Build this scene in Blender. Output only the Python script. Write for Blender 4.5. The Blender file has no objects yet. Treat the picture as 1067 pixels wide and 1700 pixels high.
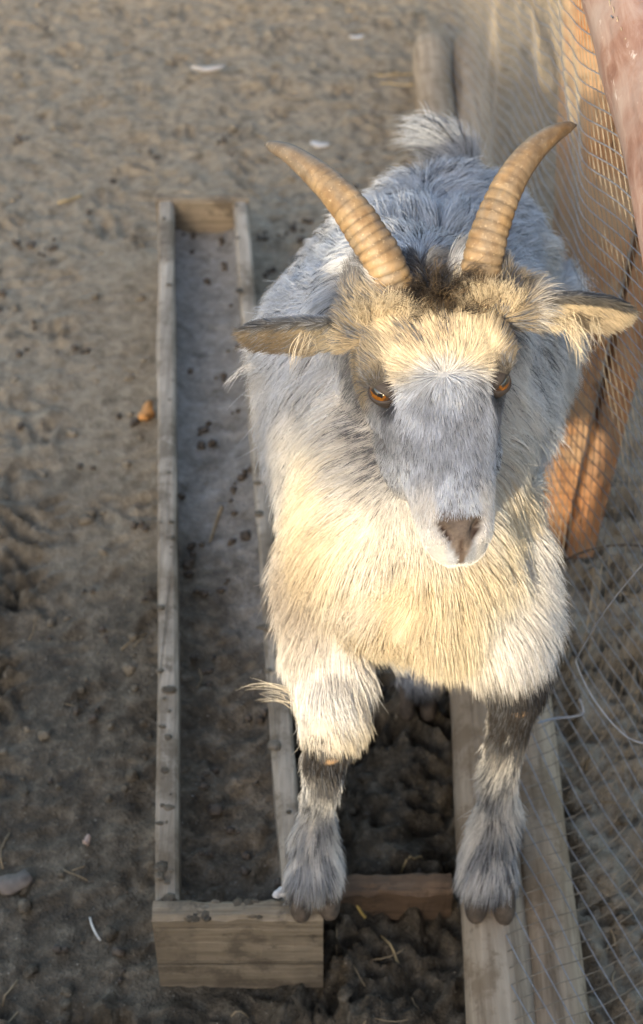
import bpy, math, random
import numpy as np
from mathutils import Vector, kdtree

random.seed(7)
rng = np.random.default_rng(11)
R_ = math.radians
S = bpy.context.scene
COL = S.collection

# ------------------------------------------------------------------ camera
CAM_H = 1.47
PITCH = R_(42.0)
FPX = 2600.0                                   # focal length in photo pixels (photo 1067 x 1700)
cam_d = bpy.data.cameras.new('camera')
cam = bpy.data.objects.new('camera', cam_d)
COL.objects.link(cam)
cam.location = (0, 0, CAM_H)
cam.rotation_euler = (math.pi / 2 - PITCH, 0, 0)
cam_d.sensor_fit = 'VERTICAL'
cam_d.sensor_height = 36.0
cam_d.sensor_width = 36.0
cam_d.lens = 36.0 * FPX / 1700.0
cam_d.shift_y = -50.0 / 1700.0
cam_d.clip_start = 0.02
cam_d.clip_end = 2000
cam_d.dof.use_dof = True
cam_d.dof.focus_distance = 1.20
cam_d.dof.aperture_fstop = 7.5
cam_d.dof.aperture_blades = 7
S.camera = cam

# ------------------------------------------------------------------ world, sun, exposure
SUN_EL, SUN_AZ = R_(17.0), R_(20.0)            # low sun behind the camera, from its left
world = bpy.data.worlds.new('World')
S.world = world
world.use_nodes = True
wn = world.node_tree.nodes
sky = wn.new('ShaderNodeTexSky')
sky.sky_type = 'NISHITA'
sky.sun_disc = False
sky.sun_elevation = SUN_EL
sky.sun_rotation = math.pi + SUN_AZ
sky.dust_density = 3.0
sky.ozone_density = 0.35
wn['Background'].inputs['Strength'].default_value = 0.15
world.node_tree.links.new(sky.outputs[0], wn['Background'].inputs['Color'])

to_sun = Vector((-math.sin(SUN_AZ) * math.cos(SUN_EL), -math.cos(SUN_AZ) * math.cos(SUN_EL), math.sin(SUN_EL)))
sun_d = bpy.data.lights.new('sun', 'SUN')
sun_d.energy = 2.0
sun_d.angle = R_(1.2)
sun_d.color = (1.0, 0.86, 0.63)
sun = bpy.data.objects.new('sun', sun_d)
COL.objects.link(sun)
sun.location = (-2, -5, 4)
sun.rotation_euler = to_sun.to_track_quat('Z', 'Y').to_euler()

S.view_settings.view_transform = 'Standard'
S.view_settings.look = 'None'
S.view_settings.gamma = 1.0
S.view_settings.exposure = 1.88
S.cycles.use_denoising = True
S.cycles.max_bounces = 5
S.cycles.diffuse_bounces = 4
S.cycles.transparent_max_bounces = 4
try:
    S.cycles_curves.shape = 'RIBBONS'
    S.cycles_curves.subdivisions = 1
except Exception:
    pass

# ------------------------------------------------------------------ helpers
CR = np.array((1.0, 0, 0))
CU = np.array((0, math.sin(PITCH), math.cos(PITCH)))
CD = np.array((0, math.cos(PITCH), -math.sin(PITCH)))
CC = np.array((0, 0, CAM_H))


def at(px, py, depth):
    """A measured point of the photograph at its own distance along the view axis."""
    return CC + depth * CD + (px - 533.5) / FPX * depth * CR - (py - 800.0) / FPX * depth * CU


def at_z(px, py, z):
    r = CD + (px - 533.5) / FPX * CR - (py - 800.0) / FPX * CU
    return CC + r * ((z - CAM_H) / r[2])


def at_x(px, py, x):
    r = CD + (px - 533.5) / FPX * CR - (py - 800.0) / FPX * CU
    return CC + r * (x / r[0])


def nrm(a):
    a = np.asarray(a, float)
    return a / np.maximum(np.linalg.norm(a, axis=-1, keepdims=True), 1e-9)


def hash3(i, j, k, seed):
    h = (i.astype(np.int64) * 374761393 + j.astype(np.int64) * 668265263 + k.astype(np.int64) * 2147483647 + seed * 974634541) & 0xFFFFFFFF
    h = ((h ^ (h >> 13)) * 1274126177) & 0xFFFFFFFF
    h = ((h ^ (h >> 16)) * 2246822519) & 0xFFFFFFFF
    return ((h ^ (h >> 15)) & 0xFFFFFF) / float(0xFFFFFF)


def vnoise(p, scale=1.0, seed=0):
    """value noise in 0..1 for (N,3) points"""
    q = np.asarray(p, float) * scale
    f = np.floor(q)
    t = q - f
    t = t * t * (3 - 2 * t)
    i, j, k = f[:, 0], f[:, 1], f[:, 2]
    out = 0
    for a in (0, 1):
        for b in (0, 1):
            for c in (0, 1):
                w = (t[:, 0] if a else 1 - t[:, 0]) * (t[:, 1] if b else 1 - t[:, 1]) * (t[:, 2] if c else 1 - t[:, 2])
                out = out + w * hash3(i + a, j + b, k + c, seed)
    return out


def fbm(p, scale, octaves=4, seed=0, gain=0.5):
    s = 0
    a = 1.0
    tot = 0
    for o in range(octaves):
        s = s + a * vnoise(p, scale * 2.03 ** o, seed + o * 17)
        tot += a
        a *= gain
    return s / tot


def sstep(a, b, x):
    t = np.clip((x - a) / (b - a), 0, 1)
    return t * t * (3 - 2 * t)


def mesh_obj(name, verts, faces, mat=None, parent=None, smooth=True):
    me = bpy.data.meshes.new(name)
    me.from_pydata([tuple(map(float, v)) for v in verts], [], [tuple(int(i) for i in f) for f in faces])
    me.update()
    if smooth:
        me.polygons.foreach_set('use_smooth', [True] * len(me.polygons))
    o = bpy.data.objects.new(name, me)
    COL.objects.link(o)
    if mat:
        me.materials.append(mat)
    if parent:
        put(o, parent)
    return o


def put(o, parent):
    """child of parent, staying where its world coordinates say"""
    o.parent = parent
    base = Vector((0, 0, 0))
    q = parent
    while q is not None:
        base += q.location
        q = q.parent
    o.location = o.location - base


def empty(name, loc):
    o = bpy.data.objects.new(name, None)
    COL.objects.link(o)
    o.location = loc
    o.empty_display_size = 0.05
    return o


def tag(o, label, cat, group=None):
    o['label'] = label
    o['category'] = cat
    if group:
        o['group'] = group
    return o


def frames(pts):
    pts = np.asarray(pts, float)
    n = len(pts)
    tan = np.zeros_like(pts)
    tan[1:-1] = pts[2:] - pts[:-2]
    tan[0] = pts[1] - pts[0]
    tan[-1] = pts[-1] - pts[-2]
    tan = nrm(tan)
    up = np.array((0, 0, 1.0)) if abs(tan[0][2]) < 0.9 else np.array((0, 1.0, 0))
    a = nrm(np.cross(up, tan[0]))
    A, B = [], []
    for i in range(n):
        a = nrm(a - tan[i] * np.dot(a, tan[i]))
        A.append(a)
        B.append(np.cross(tan[i], a))
    return tan, np.array(A), np.array(B)


def smooth_path(pts, n, vals=None):
    """Catmull-Rom resample of points (and values)"""
    P = np.asarray(pts, float)
    V = None if vals is None else np.asarray(vals, float).reshape(len(P), -1)
    X = P if V is None else np.hstack([P, V])
    X = np.vstack([2 * X[0] - X[1], X, 2 * X[-1] - X[-2]])
    m = len(P) - 1
    out = []
    for t in np.linspace(0, m, n):
        i = min(int(t), m - 1)
        f = t - i
        p0, p1, p2, p3 = X[i], X[i + 1], X[i + 2], X[i + 3]
        out.append(0.5 * (2 * p1 + (p2 - p0) * f + (2 * p0 - 5 * p1 + 4 * p2 - p3) * f * f + (3 * p1 - p0 - 3 * p2 + p3) * f ** 3))
    out = np.array(out)
    if V is None:
        return out
    return out[:, :3], out[:, 3:]


def tube(pts, rad, seg=12, cap=True, wob=None):
    """verts, faces of a round tube"""
    pts = np.asarray(pts, float)
    rad = np.broadcast_to(np.asarray(rad, float), (len(pts),))
    _, A, B = frames(pts)
    ang = np.linspace(0, 2 * math.pi, seg, endpoint=False)
    V = []
    for i in range(len(pts)):
        r = rad[i] * (np.ones(seg) if wob is None else wob[i])
        V.append(pts[i] + (np.cos(ang) * r)[:, None] * A[i] + (np.sin(ang) * r)[:, None] * B[i])
    V = np.vstack(V)
    F = []
    for i in range(len(pts) - 1):
        for j in range(seg):
            k = (j + 1) % seg
            F.append((i * seg + j, i * seg + k, (i + 1) * seg + k, (i + 1) * seg + j))
    if cap:
        F.append(tuple(range(seg))[::-1])
        F.append(tuple((len(pts) - 1) * seg + j for j in range(seg)))
    return V, F


def loft(secs, seg=28, sup=2.0):
    """secs: list of (centre, axis_a, axis_b) half-axis vectors; closed solid"""
    ang = np.linspace(0, 2 * math.pi, seg, endpoint=False)
    V, F = [], []
    for s in secs:
        c, a, b = [np.asarray(q, float) for q in s[:3]]
        e = 2.0 / (s[3] if len(s) > 3 else sup)
        ca = np.sign(np.cos(ang)) * np.abs(np.cos(ang)) ** e
        sa = np.sign(np.sin(ang)) * np.abs(np.sin(ang)) ** e
        V.append(c + ca[:, None] * a + sa[:, None] * b)
    V = np.vstack(V)
    m = len(secs)
    for i in range(m - 1):
        for j in range(seg):
            k = (j + 1) % seg
            F.append((i * seg + j, i * seg + k, (i + 1) * seg + k, (i + 1) * seg + j))
    F.append(tuple(range(seg))[::-1])
    F.append(tuple((m - 1) * seg + j for j in range(seg)))
    return V, F


def join(parts):
    V, F, n = [], [], 0
    for v, f in parts:
        V.append(np.asarray(v))
        F += [tuple(i + n for i in q) for q in f]
        n += len(v)
    return np.vstack(V), F


def ball(c, r, ax=None, nu=16, nv=12):
    c = np.asarray(c, float)
    ax = np.eye(3) if ax is None else np.asarray(ax, float)
    r = np.broadcast_to(np.asarray(r, float), (3,))
    V = [c + ax[2] * r[2]]
    for i in range(1, nv):
        ph = math.pi * i / nv
        for j in range(nu):
            th = 2 * math.pi * j / nu
            V.append(c + ax[0] * r[0] * math.sin(ph) * math.cos(th) + ax[1] * r[1] * math.sin(ph) * math.sin(th) + ax[2] * r[2] * math.cos(ph))
    V.append(c - ax[2] * r[2])
    F = []
    for j in range(nu):
        k = (j + 1) % nu
        F.append((0, 1 + j, 1 + k))
        for i in range(nv - 2):
            F.append((1 + i * nu + j, 1 + (i + 1) * nu + j, 1 + (i + 1) * nu + k, 1 + i * nu + k))
        F.append((len(V) - 1, 1 + (nv - 2) * nu + k, 1 + (nv - 2) * nu + j))
    return np.array(V), F


# ------------------------------------------------------------------ materials
def new_mat(name):
    m = bpy.data.materials.new(name)
    m.use_nodes = True
    nt = m.node_tree
    return m, nt, nt.nodes, nt.links, nt.nodes['Principled BSDF']


def nd(nt, kind, **kw):
    n = nt.nodes.new(kind)
    for k, v in kw.items():
        if k.startswith('_'):
            setattr(n, k[1:], v)
        else:
            n.inputs[k.replace('__', ' ')].default_value = v
    return n


def ramp(nt, src, stops, interp='LINEAR'):
    r = nt.nodes.new('ShaderNodeValToRGB')
    r.color_ramp.interpolation = interp
    e = r.color_ramp.elements
    while len(e) < len(stops):
        e.new(0.5)
    for q, (p, c) in zip(e, stops):
        q.position = p
        q.color = (*c, 1)
    nt.links.new(src, r.inputs[0])
    return r.outputs[0]


def mixc(nt, fac, a, b, mode='MIX'):
    m = nt.nodes.new('ShaderNodeMix')
    m.data_type = 'RGBA'
    m.blend_type = mode
    for sock, val in ((m.inputs[0], fac), (m.inputs[6], a), (m.inputs[7], b)):
        if hasattr(val, 'is_output'):
            nt.links.new(val, sock)
        else:
            sock.default_value = val if isinstance(val, (int, float)) else (*val, 1)
    return m.outputs[2]


def noise(nt, vec, scale, detail=5, rough=0.6, out=0, stretch=None, dist=0.0):
    if stretch:
        mp = nt.nodes.new('ShaderNodeMapping')
        mp.inputs['Scale'].default_value = stretch
        nt.links.new(vec, mp.inputs[0])
        vec = mp.outputs[0]
    n = nt.nodes.new('ShaderNodeTexNoise')
    n.inputs['Scale'].default_value = scale
    n.inputs['Detail'].default_value = detail
    n.inputs['Roughness'].default_value = rough
    n.inputs['Distortion'].default_value = dist
    nt.links.new(vec, n.inputs['Vector'])
    return n.outputs[out]


def bump(nt, bsdf, h, strength, dist):
    b = nt.nodes.new('ShaderNodeBump')
    b.inputs['Strength'].default_value = strength
    b.inputs['Distance'].default_value = dist
    nt.links.new(h, b.inputs['Height'])
    nt.links.new(b.outputs[0], bsdf.inputs['Normal'])
    return b


def wood_mat(name, pale, dark, stain, axis='Y', rough=0.8, scale=1.0, dirt=0.5):
    """weathered wood: grain stretched along the axis, cracks, dirt patches"""
    m, nt, N, L, b = new_mat(name)
    tc = N.new('ShaderNodeTexCoord')
    v = tc.outputs['Object']
    st = {'X': (0.06, 1, 1), 'Y': (1, 0.06, 1), 'Z': (1, 1, 0.06)}[axis]
    g1 = noise(nt, v, 90 * scale, 5, 0.65, stretch=st, dist=0.4)
    g2 = noise(nt, v, 300 * scale, 3, 0.6, stretch=st)
    blot = noise(nt, v, 9 * scale, 4, 0.6)
    spots = noise(nt, v, 45 * scale, 4, 0.7)
    c = ramp(nt, g1, [(0.30, tuple(q * 0.7 for q in dark)), (0.46, tuple((a + q) / 2 for a, q in zip(pale, dark))), (0.66, pale)])
    crackn = noise(nt, v, 40 * scale, 4, 0.55, stretch=tuple(q * (0.35 if q < 1 else 1.6) for q in st), dist=0.6)
    c = mixc(nt, ramp(nt, g2, [(0.35, (0.35,) * 3), (0.6, (0, 0, 0))]), c, dark)
    c = mixc(nt, ramp(nt, blot, [(0.45, (0, 0, 0)), (0.68, (dirt,) * 3)]), c, stain)
    c = mixc(nt, ramp(nt, spots, [(0.6, (0, 0, 0)), (0.7, (0.6 * dirt + .1,) * 3)]), c, tuple(q * 0.45 for q in stain))
    c = mixc(nt, ramp(nt, crackn, [(0.30, (0.85,) * 3), (0.36, (0,) * 3)]), c, tuple(q * 0.3 for q in dark))
    mud = noise(nt, v, 16 * scale, 6, 0.72)
    c = mixc(nt, ramp(nt, mud, [(0.50, (0,) * 3), (0.60, (dirt * 0.85,) * 3)]), c, tuple(q * 0.9 for q in stain))
    L.new(c, b.inputs['Base Color'])
    b.inputs['Roughness'].default_value = rough
    b.inputs['Specular IOR Level'].default_value = 0.25
    h = mixc(nt, 0.45, mixc(nt, 0.35, g1, g2), ramp(nt, crackn, [(0.28, (0,) * 3), (0.40, (1,) * 3)]))
    bump(nt, b, h, 0.9, 0.004)
    return m


def plain_mat(name, col, rough=0.6, metal=0.0, var=0.25, nscale=60, bumpd=0.0006):
    m, nt, N, L, b = new_mat(name)
    tc = N.new('ShaderNodeTexCoord')
    n = noise(nt, tc.outputs['Object'], nscale, 4, 0.6)
    L.new(ramp(nt, n, [(0.3, tuple(q * (1 - var) for q in col)), (0.7, tuple(min(1, q * (1 + var)) for q in col))]), b.inputs['Base Color'])
    b.inputs['Roughness'].default_value = rough
    b.inputs['Metallic'].default_value = metal
    if bumpd:
        bump(nt, b, n, 0.5, bumpd)
    return m


def attr_mat(name, attr, rough=0.7, spec=0.2, nscale=400, bumpd=0.0008):
    m, nt, N, L, b = new_mat(name)
    a = N.new('ShaderNodeAttribute')
    a.attribute_name = attr
    tc = N.new('ShaderNodeTexCoord')
    n = noise(nt, tc.outputs['Object'], nscale, 3, 0.6)
    L.new(mixc(nt, 0.35, a.outputs['Color'], mixc(nt, 1.0, a.outputs['Color'], ramp(nt, n, [(0.3, (0.4,) * 3), (0.7, (1.0,) * 3)]), 'MULTIPLY')), b.inputs['Base Color'])
    b.inputs['Roughness'].default_value = rough
    b.inputs['Specular IOR Level'].default_value = spec
    if bumpd:
        bump(nt, b, n, 0.6, bumpd)
    return m


def col_attr(me, cols, name='Col', domain='POINT'):
    a = me.attributes.new(name, 'FLOAT_COLOR', domain)
    c = np.ones((len(cols), 4), np.float32)
    c[:, :3] = cols
    a.data.foreach_set('color', c.ravel())


HAIR = 1.5
# ================================================================== THE SETTING
TZ = 0.12                                       # top of the trough
tr_fl, tr_fr = at_z(262, 322, TZ), at_z(411, 322, TZ)
tr_nl, tr_nr = at_z(257, 1528, TZ), at_z(533, 1528, TZ)


def axis_vals(lo, hi, step, far, grow=1.35):
    a = list(np.arange(lo, hi + 1e-6, step))
    s, x = step, hi
    while x < far:
        s *= grow
        x += s
        a.append(x)
    s, x = step, lo
    pre = []
    while x > -far:
        s *= grow
        x -= s
        pre.append(x)
    return np.array(pre[::-1] + a)


def ground_z(x, y):
    p = np.stack([x, y, np.zeros_like(x)], -1)
    mud = sstep(1.9, 0.9, y) * 0.78 + 0.22
    h = (fbm(p, 3.0, 3, 3) - 0.5) * 0.035
    h += (fbm(p, 14.0, 4, 5, 0.55) - 0.5) * 0.054 * mud
    r = np.abs(fbm(p, 22.0, 3, 9) - 0.5) * 2
    h += (r - 0.25) * 0.036 * mud
    r2 = np.abs(fbm(p + 7.3, 46.0, 2, 21) - 0.5) * 2
    h += (r2 - 0.25) * 0.018 * mud + (fbm(p, 75.0, 2, 61) - 0.5) * 0.009
    pits = sstep(0.62, 0.78, vnoise(p, 17.0, 33))
    h -= pits * 0.012 * mud
    return h - 0.006


def stamp_prints(Xg, Yg, Zg, n, seed):
    """cloven hoof prints: pairs of drop-shaped pits with pushed-up rims, trodden over one another"""
    r = np.random.default_rng(seed)
    xs, ys = Xg[0], Yg[:, 0]
    for _ in range(n):
        cx, cy = r.uniform(-1.0, 0.75), r.uniform(0.5, 3.3) ** 1.0
        if r.random() < 0.45:
            cy = 0.5 + (cy - 0.5) * 0.45
        a, sc = r.uniform(0, 6.28), r.uniform(0.75, 1.25)
        dep = r.uniform(0.006, 0.022) * (1.0 if cy < 1.6 else 0.32)
        i0, i1 = np.searchsorted(xs, (cx - 0.08, cx + 0.08))
        j0, j1 = np.searchsorted(ys, (cy - 0.08, cy + 0.08))
        if i1 - i0 < 3 or j1 - j0 < 3:
            continue
        x, y = Xg[j0:j1, i0:i1] - cx, Yg[j0:j1, i0:i1] - cy
        p, q = (x * math.cos(a) + y * math.sin(a)) / sc, (-x * math.sin(a) + y * math.cos(a)) / sc
        h = 0
        for s in (-1, 1):
            rr = np.sqrt(((q - s * 0.012 + 0.003 * s * p / 0.03) / 0.0095) ** 2 + (p / 0.027) ** 2)
            h = h - dep * sstep(1.15, 0.65, rr) + dep * 0.42 * np.exp(-((rr - 1.45) / 0.33) ** 2)
        Zg[j0:j1, i0:i1] += h
    return Zg


gx = axis_vals(-0.95, 0.72, 0.0055, 80)
gy = axis_vals(0.40, 3.4, 0.0062, 80)
X, Y = np.meshgrid(gx, gy)
near = sstep(6, 3.4, np.abs(Y - 1.5)) * sstep(6, 1.5, np.abs(X))
Z = ground_z(X.ravel(), Y.ravel()).reshape(X.shape) * np.maximum(near, 0.25)
Z = stamp_prints(X, Y, Z, 900, 5)
# trampled level under the trough and the poles
inside = sstep(0.06, 0.0, np.maximum(np.abs(X + 0.215) - 0.13, 0)) * sstep(0.05, 0, np.maximum(0.85 - Y, 0)) * sstep(0.05, 0, np.maximum(Y - 2.2, 0))
Z = Z * (1 - inside * 0.8) - 0.004 * inside
nx, ny = len(gx), len(gy)
V = np.stack([X.ravel(), Y.ravel(), Z.ravel()], -1)
idx = np.arange(nx * ny).reshape(ny, nx)
Fq = np.stack([idx[:-1, :-1].ravel(), idx[:-1, 1:].ravel(), idx[1:, 1:].ravel(), idx[1:, :-1].ravel()], -1)


def big_mesh(name, V, Fq, mat):
    me = bpy.data.meshes.new(name)
    k = Fq.shape[1]
    me.vertices.add(len(V))
    me.vertices.foreach_set('co', np.asarray(V, np.float32).ravel())
    me.loops.add(Fq.size)
    me.loops.foreach_set('vertex_index', Fq.ravel().astype(np.int32))
    me.polygons.add(len(Fq))
    me.polygons.foreach_set('loop_start', np.arange(0, Fq.size, k, dtype=np.int32))
    me.polygons.foreach_set('loop_total', np.full(len(Fq), k, np.int32))
    me.update(calc_edges=True)
    me.polygons.foreach_set('use_smooth', np.ones(len(Fq), bool))
    me.materials.append(mat)
    o = bpy.data.objects.new(name, me)
    COL.objects.link(o)
    return o


def soil_mat(name, dry, mid, wet, fleck):
    m, nt, N, L, b = new_mat(name)
    tc = N.new('ShaderNodeTexCoord')
    v = tc.outputs['Object']
    a = N.new('ShaderNodeAttribute')
    a.attribute_name = 'Col'                    # red: how wet the soil is
    n1 = noise(nt, v, 7, 6, 0.65)
    n2 = noise(nt, v, 55, 5, 0.7)
    n3 = noise(nt, v, 260, 3, 0.6)
    c = ramp(nt, n2, [(0.25, mid), (0.5, tuple((p + q) / 2 for p, q in zip(mid, dry))), (0.75, dry)])
    c2 = ramp(nt, mixc(nt, 0.5, n2, noise(nt, v, 26, 5, 0.7)), [(0.36, tuple(q * 0.30 for q in wet)), (0.50, wet), (0.64, (wet[0] * 2.3, wet[1] * 2.4, wet[2] * 2.6))])
    c = mixc(nt, ramp(nt, noise(nt, v, 24, 4, 0.65), [(0.30, (0.8,) * 3), (0.46, (0,) * 3)]), c, tuple(q * 0.62 for q in mid))
    sep = N.new('ShaderNodeSeparateColor')
    L.new(a.outputs['Color'], sep.inputs[0])
    add = N.new('ShaderNodeMath')
    add.operation = 'ADD'
    L.new(sep.outputs[0], add.inputs[0])
    sub = N.new('ShaderNodeMath')
    sub.operation = 'MULTIPLY_ADD'
    L.new(n1, sub.inputs[0])
    sub.inputs[1].default_value = 1.2
    sub.inputs[2].default_value = -0.6
    L.new(sub.outputs[0], add.inputs[1])
    wetf = ramp(nt, add.outputs[0], [(0.25, (0,) * 3), (0.75, (1,) * 3)])
    c = mixc(nt, wetf, c, c2)
    c = mixc(nt, ramp(nt, n3, [(0.66, (0,) * 3), (0.74, (0.7,) * 3)]), c, fleck)
    c = mixc(nt, ramp(nt, n3, [(0.26, (0.75,) * 3), (0.36, (0,) * 3)]), c, tuple(q * 0.4 for q in wet))
    L.new(c, b.inputs['Base Color'])
    L.new(ramp(nt, wetf, [(0, (0.92,) * 3), (1, (0.62,) * 3)]), b.inputs['Roughness'])
    b.inputs['Specular IOR Level'].default_value = 0.3
    h = mixc(nt, 0.4, n2, n3)
    bump(nt, b, h, 1.0, 0.012)
    return m


M_soil = soil_mat('trampled_soil', (0.365, 0.305, 0.222), (0.160, 0.124, 0.082), (0.080, 0.062, 0.040), (0.52, 0.46, 0.36))
ground = big_mesh('ground', V, Fq, M_soil)
ground['kind'] = 'structure'
wet = sstep(1.95, 0.95, Y + 0.35 * (X + 0.2)) * 0.95 * sstep(0.35, 0.15, X) + 0.28 * sstep(0.15, 0.35, X) * sstep(1.6, 1.0, Y)
wc = np.zeros((nx * ny, 3))
wc[:, 0] = wet.ravel()
col_attr(ground.data, wc)

# ---------------------------------------------------------------- feeding trough
M_trough = wood_mat('trough_wood', (0.41, 0.355, 0.285), (0.19, 0.155, 0.115), (0.12, 0.09, 0.058), 'Y', dirt=0.85)
M_trough_end = wood_mat('trough_end_wood', (0.31, 0.25, 0.175), (0.15, 0.115, 0.075), (0.10, 0.078, 0.055), 'X', dirt=0.8)


def board(name, p0, p1, side, thick, height, ztop, mat, parent=None, nseg=40, wob=0.0025, seed=0, zdrop=0.0):
    """upright board whose outer top edge runs p0 to p1; thickness goes towards side"""
    p0, p1 = np.array(p0, float), np.array(p1, float)
    t = np.linspace(0, 1, nseg)
    base = p0 + (p1 - p0) * t[:, None]
    d = nrm((p1 - p0) * (1, 1, 0))
    s = nrm(np.asarray(side, float) - d * np.dot(side, d))
    rows = [(0, 0.004, -0.0), (0.004, 0, 0), (thick * 0.5, -0.0008, 0), (thick - 0.004, 0, 0), (thick, 0.004, 0), (thick, height, 0), (0, height, 0)]
    V = []
    for k, (o, dz, _) in enumerate(rows):
        q = base + s * o
        q[:, 2] = ztop - dz
        n1 = fbm(np.stack([t * 14 + seed, np.full(nseg, o * 60), np.full(nseg, 0.3 * k)], -1), 1.0, 3, seed + 3) - 0.5
        n2 = fbm(np.stack([t * 7 + seed, np.full(nseg, k * 0.6), np.zeros(nseg)], -1), 1.0, 3, seed + 8) - 0.5
        if k < 5:
            q[:, 2] += n1 * wob * 2.2
        q += s * (n2 * wob * 2)[:, None]
        V.append(q)
    V = np.stack(V, 1).reshape(-1, 3)
    m = len(rows)
    F = []
    for i in range(nseg - 1):
        for j in range(m):
            k = (j + 1) % m
            F.append((i * m + j, i * m + k, (i + 1) * m + k, (i + 1) * m + j))
    F.append(tuple(range(m))[::-1])
    F.append(tuple((nseg - 1) * m + j for j in range(m)))
    o = mesh_obj(name, V, F, mat, parent, smooth=False)
    return o


trough = empty('feeding_trough', Vector((tr_nl + tr_nr) / 2) * 1.0)
trough.location.z = 0
tag(trough, 'long narrow wooden feeding trough with grey dried mud lying on the dirt', 'trough')
BT = 0.024
along = nrm((tr_fl - tr_nl) * (1, 1, 0))
nl2, nr2 = tr_nl + along * BT, tr_nr + along * BT
fl2, fr2 = tr_fl - along * BT, tr_fr - along * BT
board('side_board', nl2, fl2, (1, 0, 0), BT, TZ + 0.006, TZ, M_trough, trough, 60, seed=1)
board('side_board', nr2 - (0.012, 0, 0), fr2, (-1, 0, 0), BT, TZ + 0.006, TZ - 0.001, M_trough, trough, 60, seed=5)
e1 = board('end_board', tr_nl - (0.003, 0, 0), tr_nr + (0.002, 0, 0), along, BT - 0.001, TZ + 0.008, TZ + 0.003, M_trough_end, trough, 24, seed=9)
e1['label'] = 'near end board with worn muddy top edge'
board('end_board', tr_fl - (0.002, 0, 0), tr_fr + (0.002, 0, 0), -along, BT - 0.001, TZ + 0.006, TZ + 0.002, M_trough_end, trough, 16, seed=13)
# the crust of mud on the trough's bottom
nu_, nv_ = 44, 260
us, vs = np.linspace(0.0, 1.0, nu_), np.linspace(0, 1, nv_)
UU, VV = np.meshgrid(us, vs)
lft = nl2 + (fl2 - nl2) * VV.ravel()[:, None] + (BT * 0.8, 0, 0)
rgt = nr2 - (0.012, 0, 0) + (fr2 - nr2 + (0.012, 0, 0)) * VV.ravel()[:, None] - (BT * 0.8, 0, 0)
pm = lft + (rgt - lft) * UU.ravel()[:, None]
hz = 0.062 + (fbm(pm * (1, 1, 0), 9, 4, 41) - 0.5) * 0.014 + 0.014 * (np.abs(UU.ravel() - 0.5) * 2) ** 3
lump = sstep(0.55, 0.05, VV.ravel())
hz += ((np.abs(fbm(pm * (1, 1, 0), 26, 3, 44) - 0.5)) * 0.05 - 0.008) * lump
hz += (fbm(pm * (1, 1, 0), 60, 2, 48) - 0.5) * 0.010 * (0.3 + lump)
pm[:, 2] = hz
ii = np.arange(nu_ * nv_).reshape(nv_, nu_)
fq = np.stack([ii[:-1, :-1].ravel(), ii[:-1, 1:].ravel(), ii[1:, 1:].ravel(), ii[1:, :-1].ravel()], -1)
M_crust = soil_mat('trough_mud', (0.37, 0.35, 0.32), (0.14, 0.122, 0.098), (0.10, 0.078, 0.052), (0.46, 0.44, 0.40))
crust = big_mesh('mud_crust', pm, fq, M_crust)
put(crust, trough)
cc = np.zeros((len(pm), 3))
cc[:, 0] = sstep(0.50, 0.12, VV.ravel() + 0.15 * (UU.ravel() - 0.5)) * 1.05 + 0.27
col_attr(crust.data, cc)

# mud trodden onto the trough's edges
cake = []
r2_ = np.random.default_rng(3)
for i in range(95):
    e = r2_.random()
    if e < 0.45:
        q = tr_nl + (tr_nr - tr_nl) * r2_.random() + along * BT * r2_.uniform(0.15, 0.85)
    elif e < 0.8:
        q = nl2 + (fl2 - nl2) * r2_.random() ** 2 + (BT * r2_.uniform(0.15, 0.85), 0, 0)
    else:
        q = nr2 - (0.012, 0, 0) + (fr2 - nr2) * r2_.random() ** 2 - (BT * r2_.uniform(0.15, 0.85), 0, 0)
    r = 0.0016 + 0.0042 * r2_.random() ** 2
    V_, F_ = ball((q[0], q[1], TZ + 0.0015), (r * r2_.uniform(1.0, 1.9), r * r2_.uniform(0.9, 1.5), r * 0.34), None, 8, 5)
    cake.append((q * (1, 1, 0) + (0, 0, TZ + 0.0015) + (V_ - (q * (1, 1, 0) + (0, 0, TZ + 0.0015))) * (0.75 + 0.5 * r2_.random((len(V_), 1))), F_))
ckm = mesh_obj('caked_mud', *join(cake), M_crust, trough)
ckm['kind'] = 'stuff'
col_attr(ckm.data, np.tile((0.85, 0, 0), (len(ckm.data.vertices), 1)))

# ---------------------------------------------------------------- base poles of the fence
M_pole = wood_mat('pole_wood', (0.42, 0.335, 0.24), (0.22, 0.165, 0.11), (0.17, 0.115, 0.065), 'Y', dirt=0.75, scale=0.8)


def pole(name, a, b, r0, r1, mat, seed, flat=0.75, n=70, seg=18, bend=0.01):
    t = np.linspace(0, 1, n)
    a, b = np.asarray(a, float), np.asarray(b, float)
    pts = a + (b - a) * t[:, None]
    side = nrm(np.cross(b - a, (0, 0, 1)))
    pts = pts + side * ((fbm(np.stack([t * 3 + seed, t * 0, t * 0], -1), 1, 2, seed) - 0.5) * bend * 2)[:, None]
    rad = r0 + (r1 - r0) * t
    endr = np.clip(np.minimum(t, 1 - t) * np.linalg.norm(b - a) / (r0 * 0.9), 0, 1)
    rad = rad * np.sqrt(np.clip(1 - (1 - endr) ** 2, 0.12, 1))
    ang = np.linspace(0, 2 * math.pi, seg, endpoint=False)
    wob = []
    for i in range(n):
        q = np.stack([np.cos(ang) * 1.2 + seed, np.sin(ang) * 1.2, np.full(seg, t[i] * 16)], -1)
        q2 = np.stack([np.cos(ang) * 4 + seed, np.sin(ang) * 4, np.full(seg, t[i] * 5)], -1)
        wob.append(1 + (fbm(q, 1.0, 3, seed + 2) - 0.5) * 0.22 + (vnoise(q2, 1.0, seed + 5) - 0.5) * 0.10)
    V, F = tube(pts, rad, seg, True, wob)
    return mesh_obj(name, V, F, mat)


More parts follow.
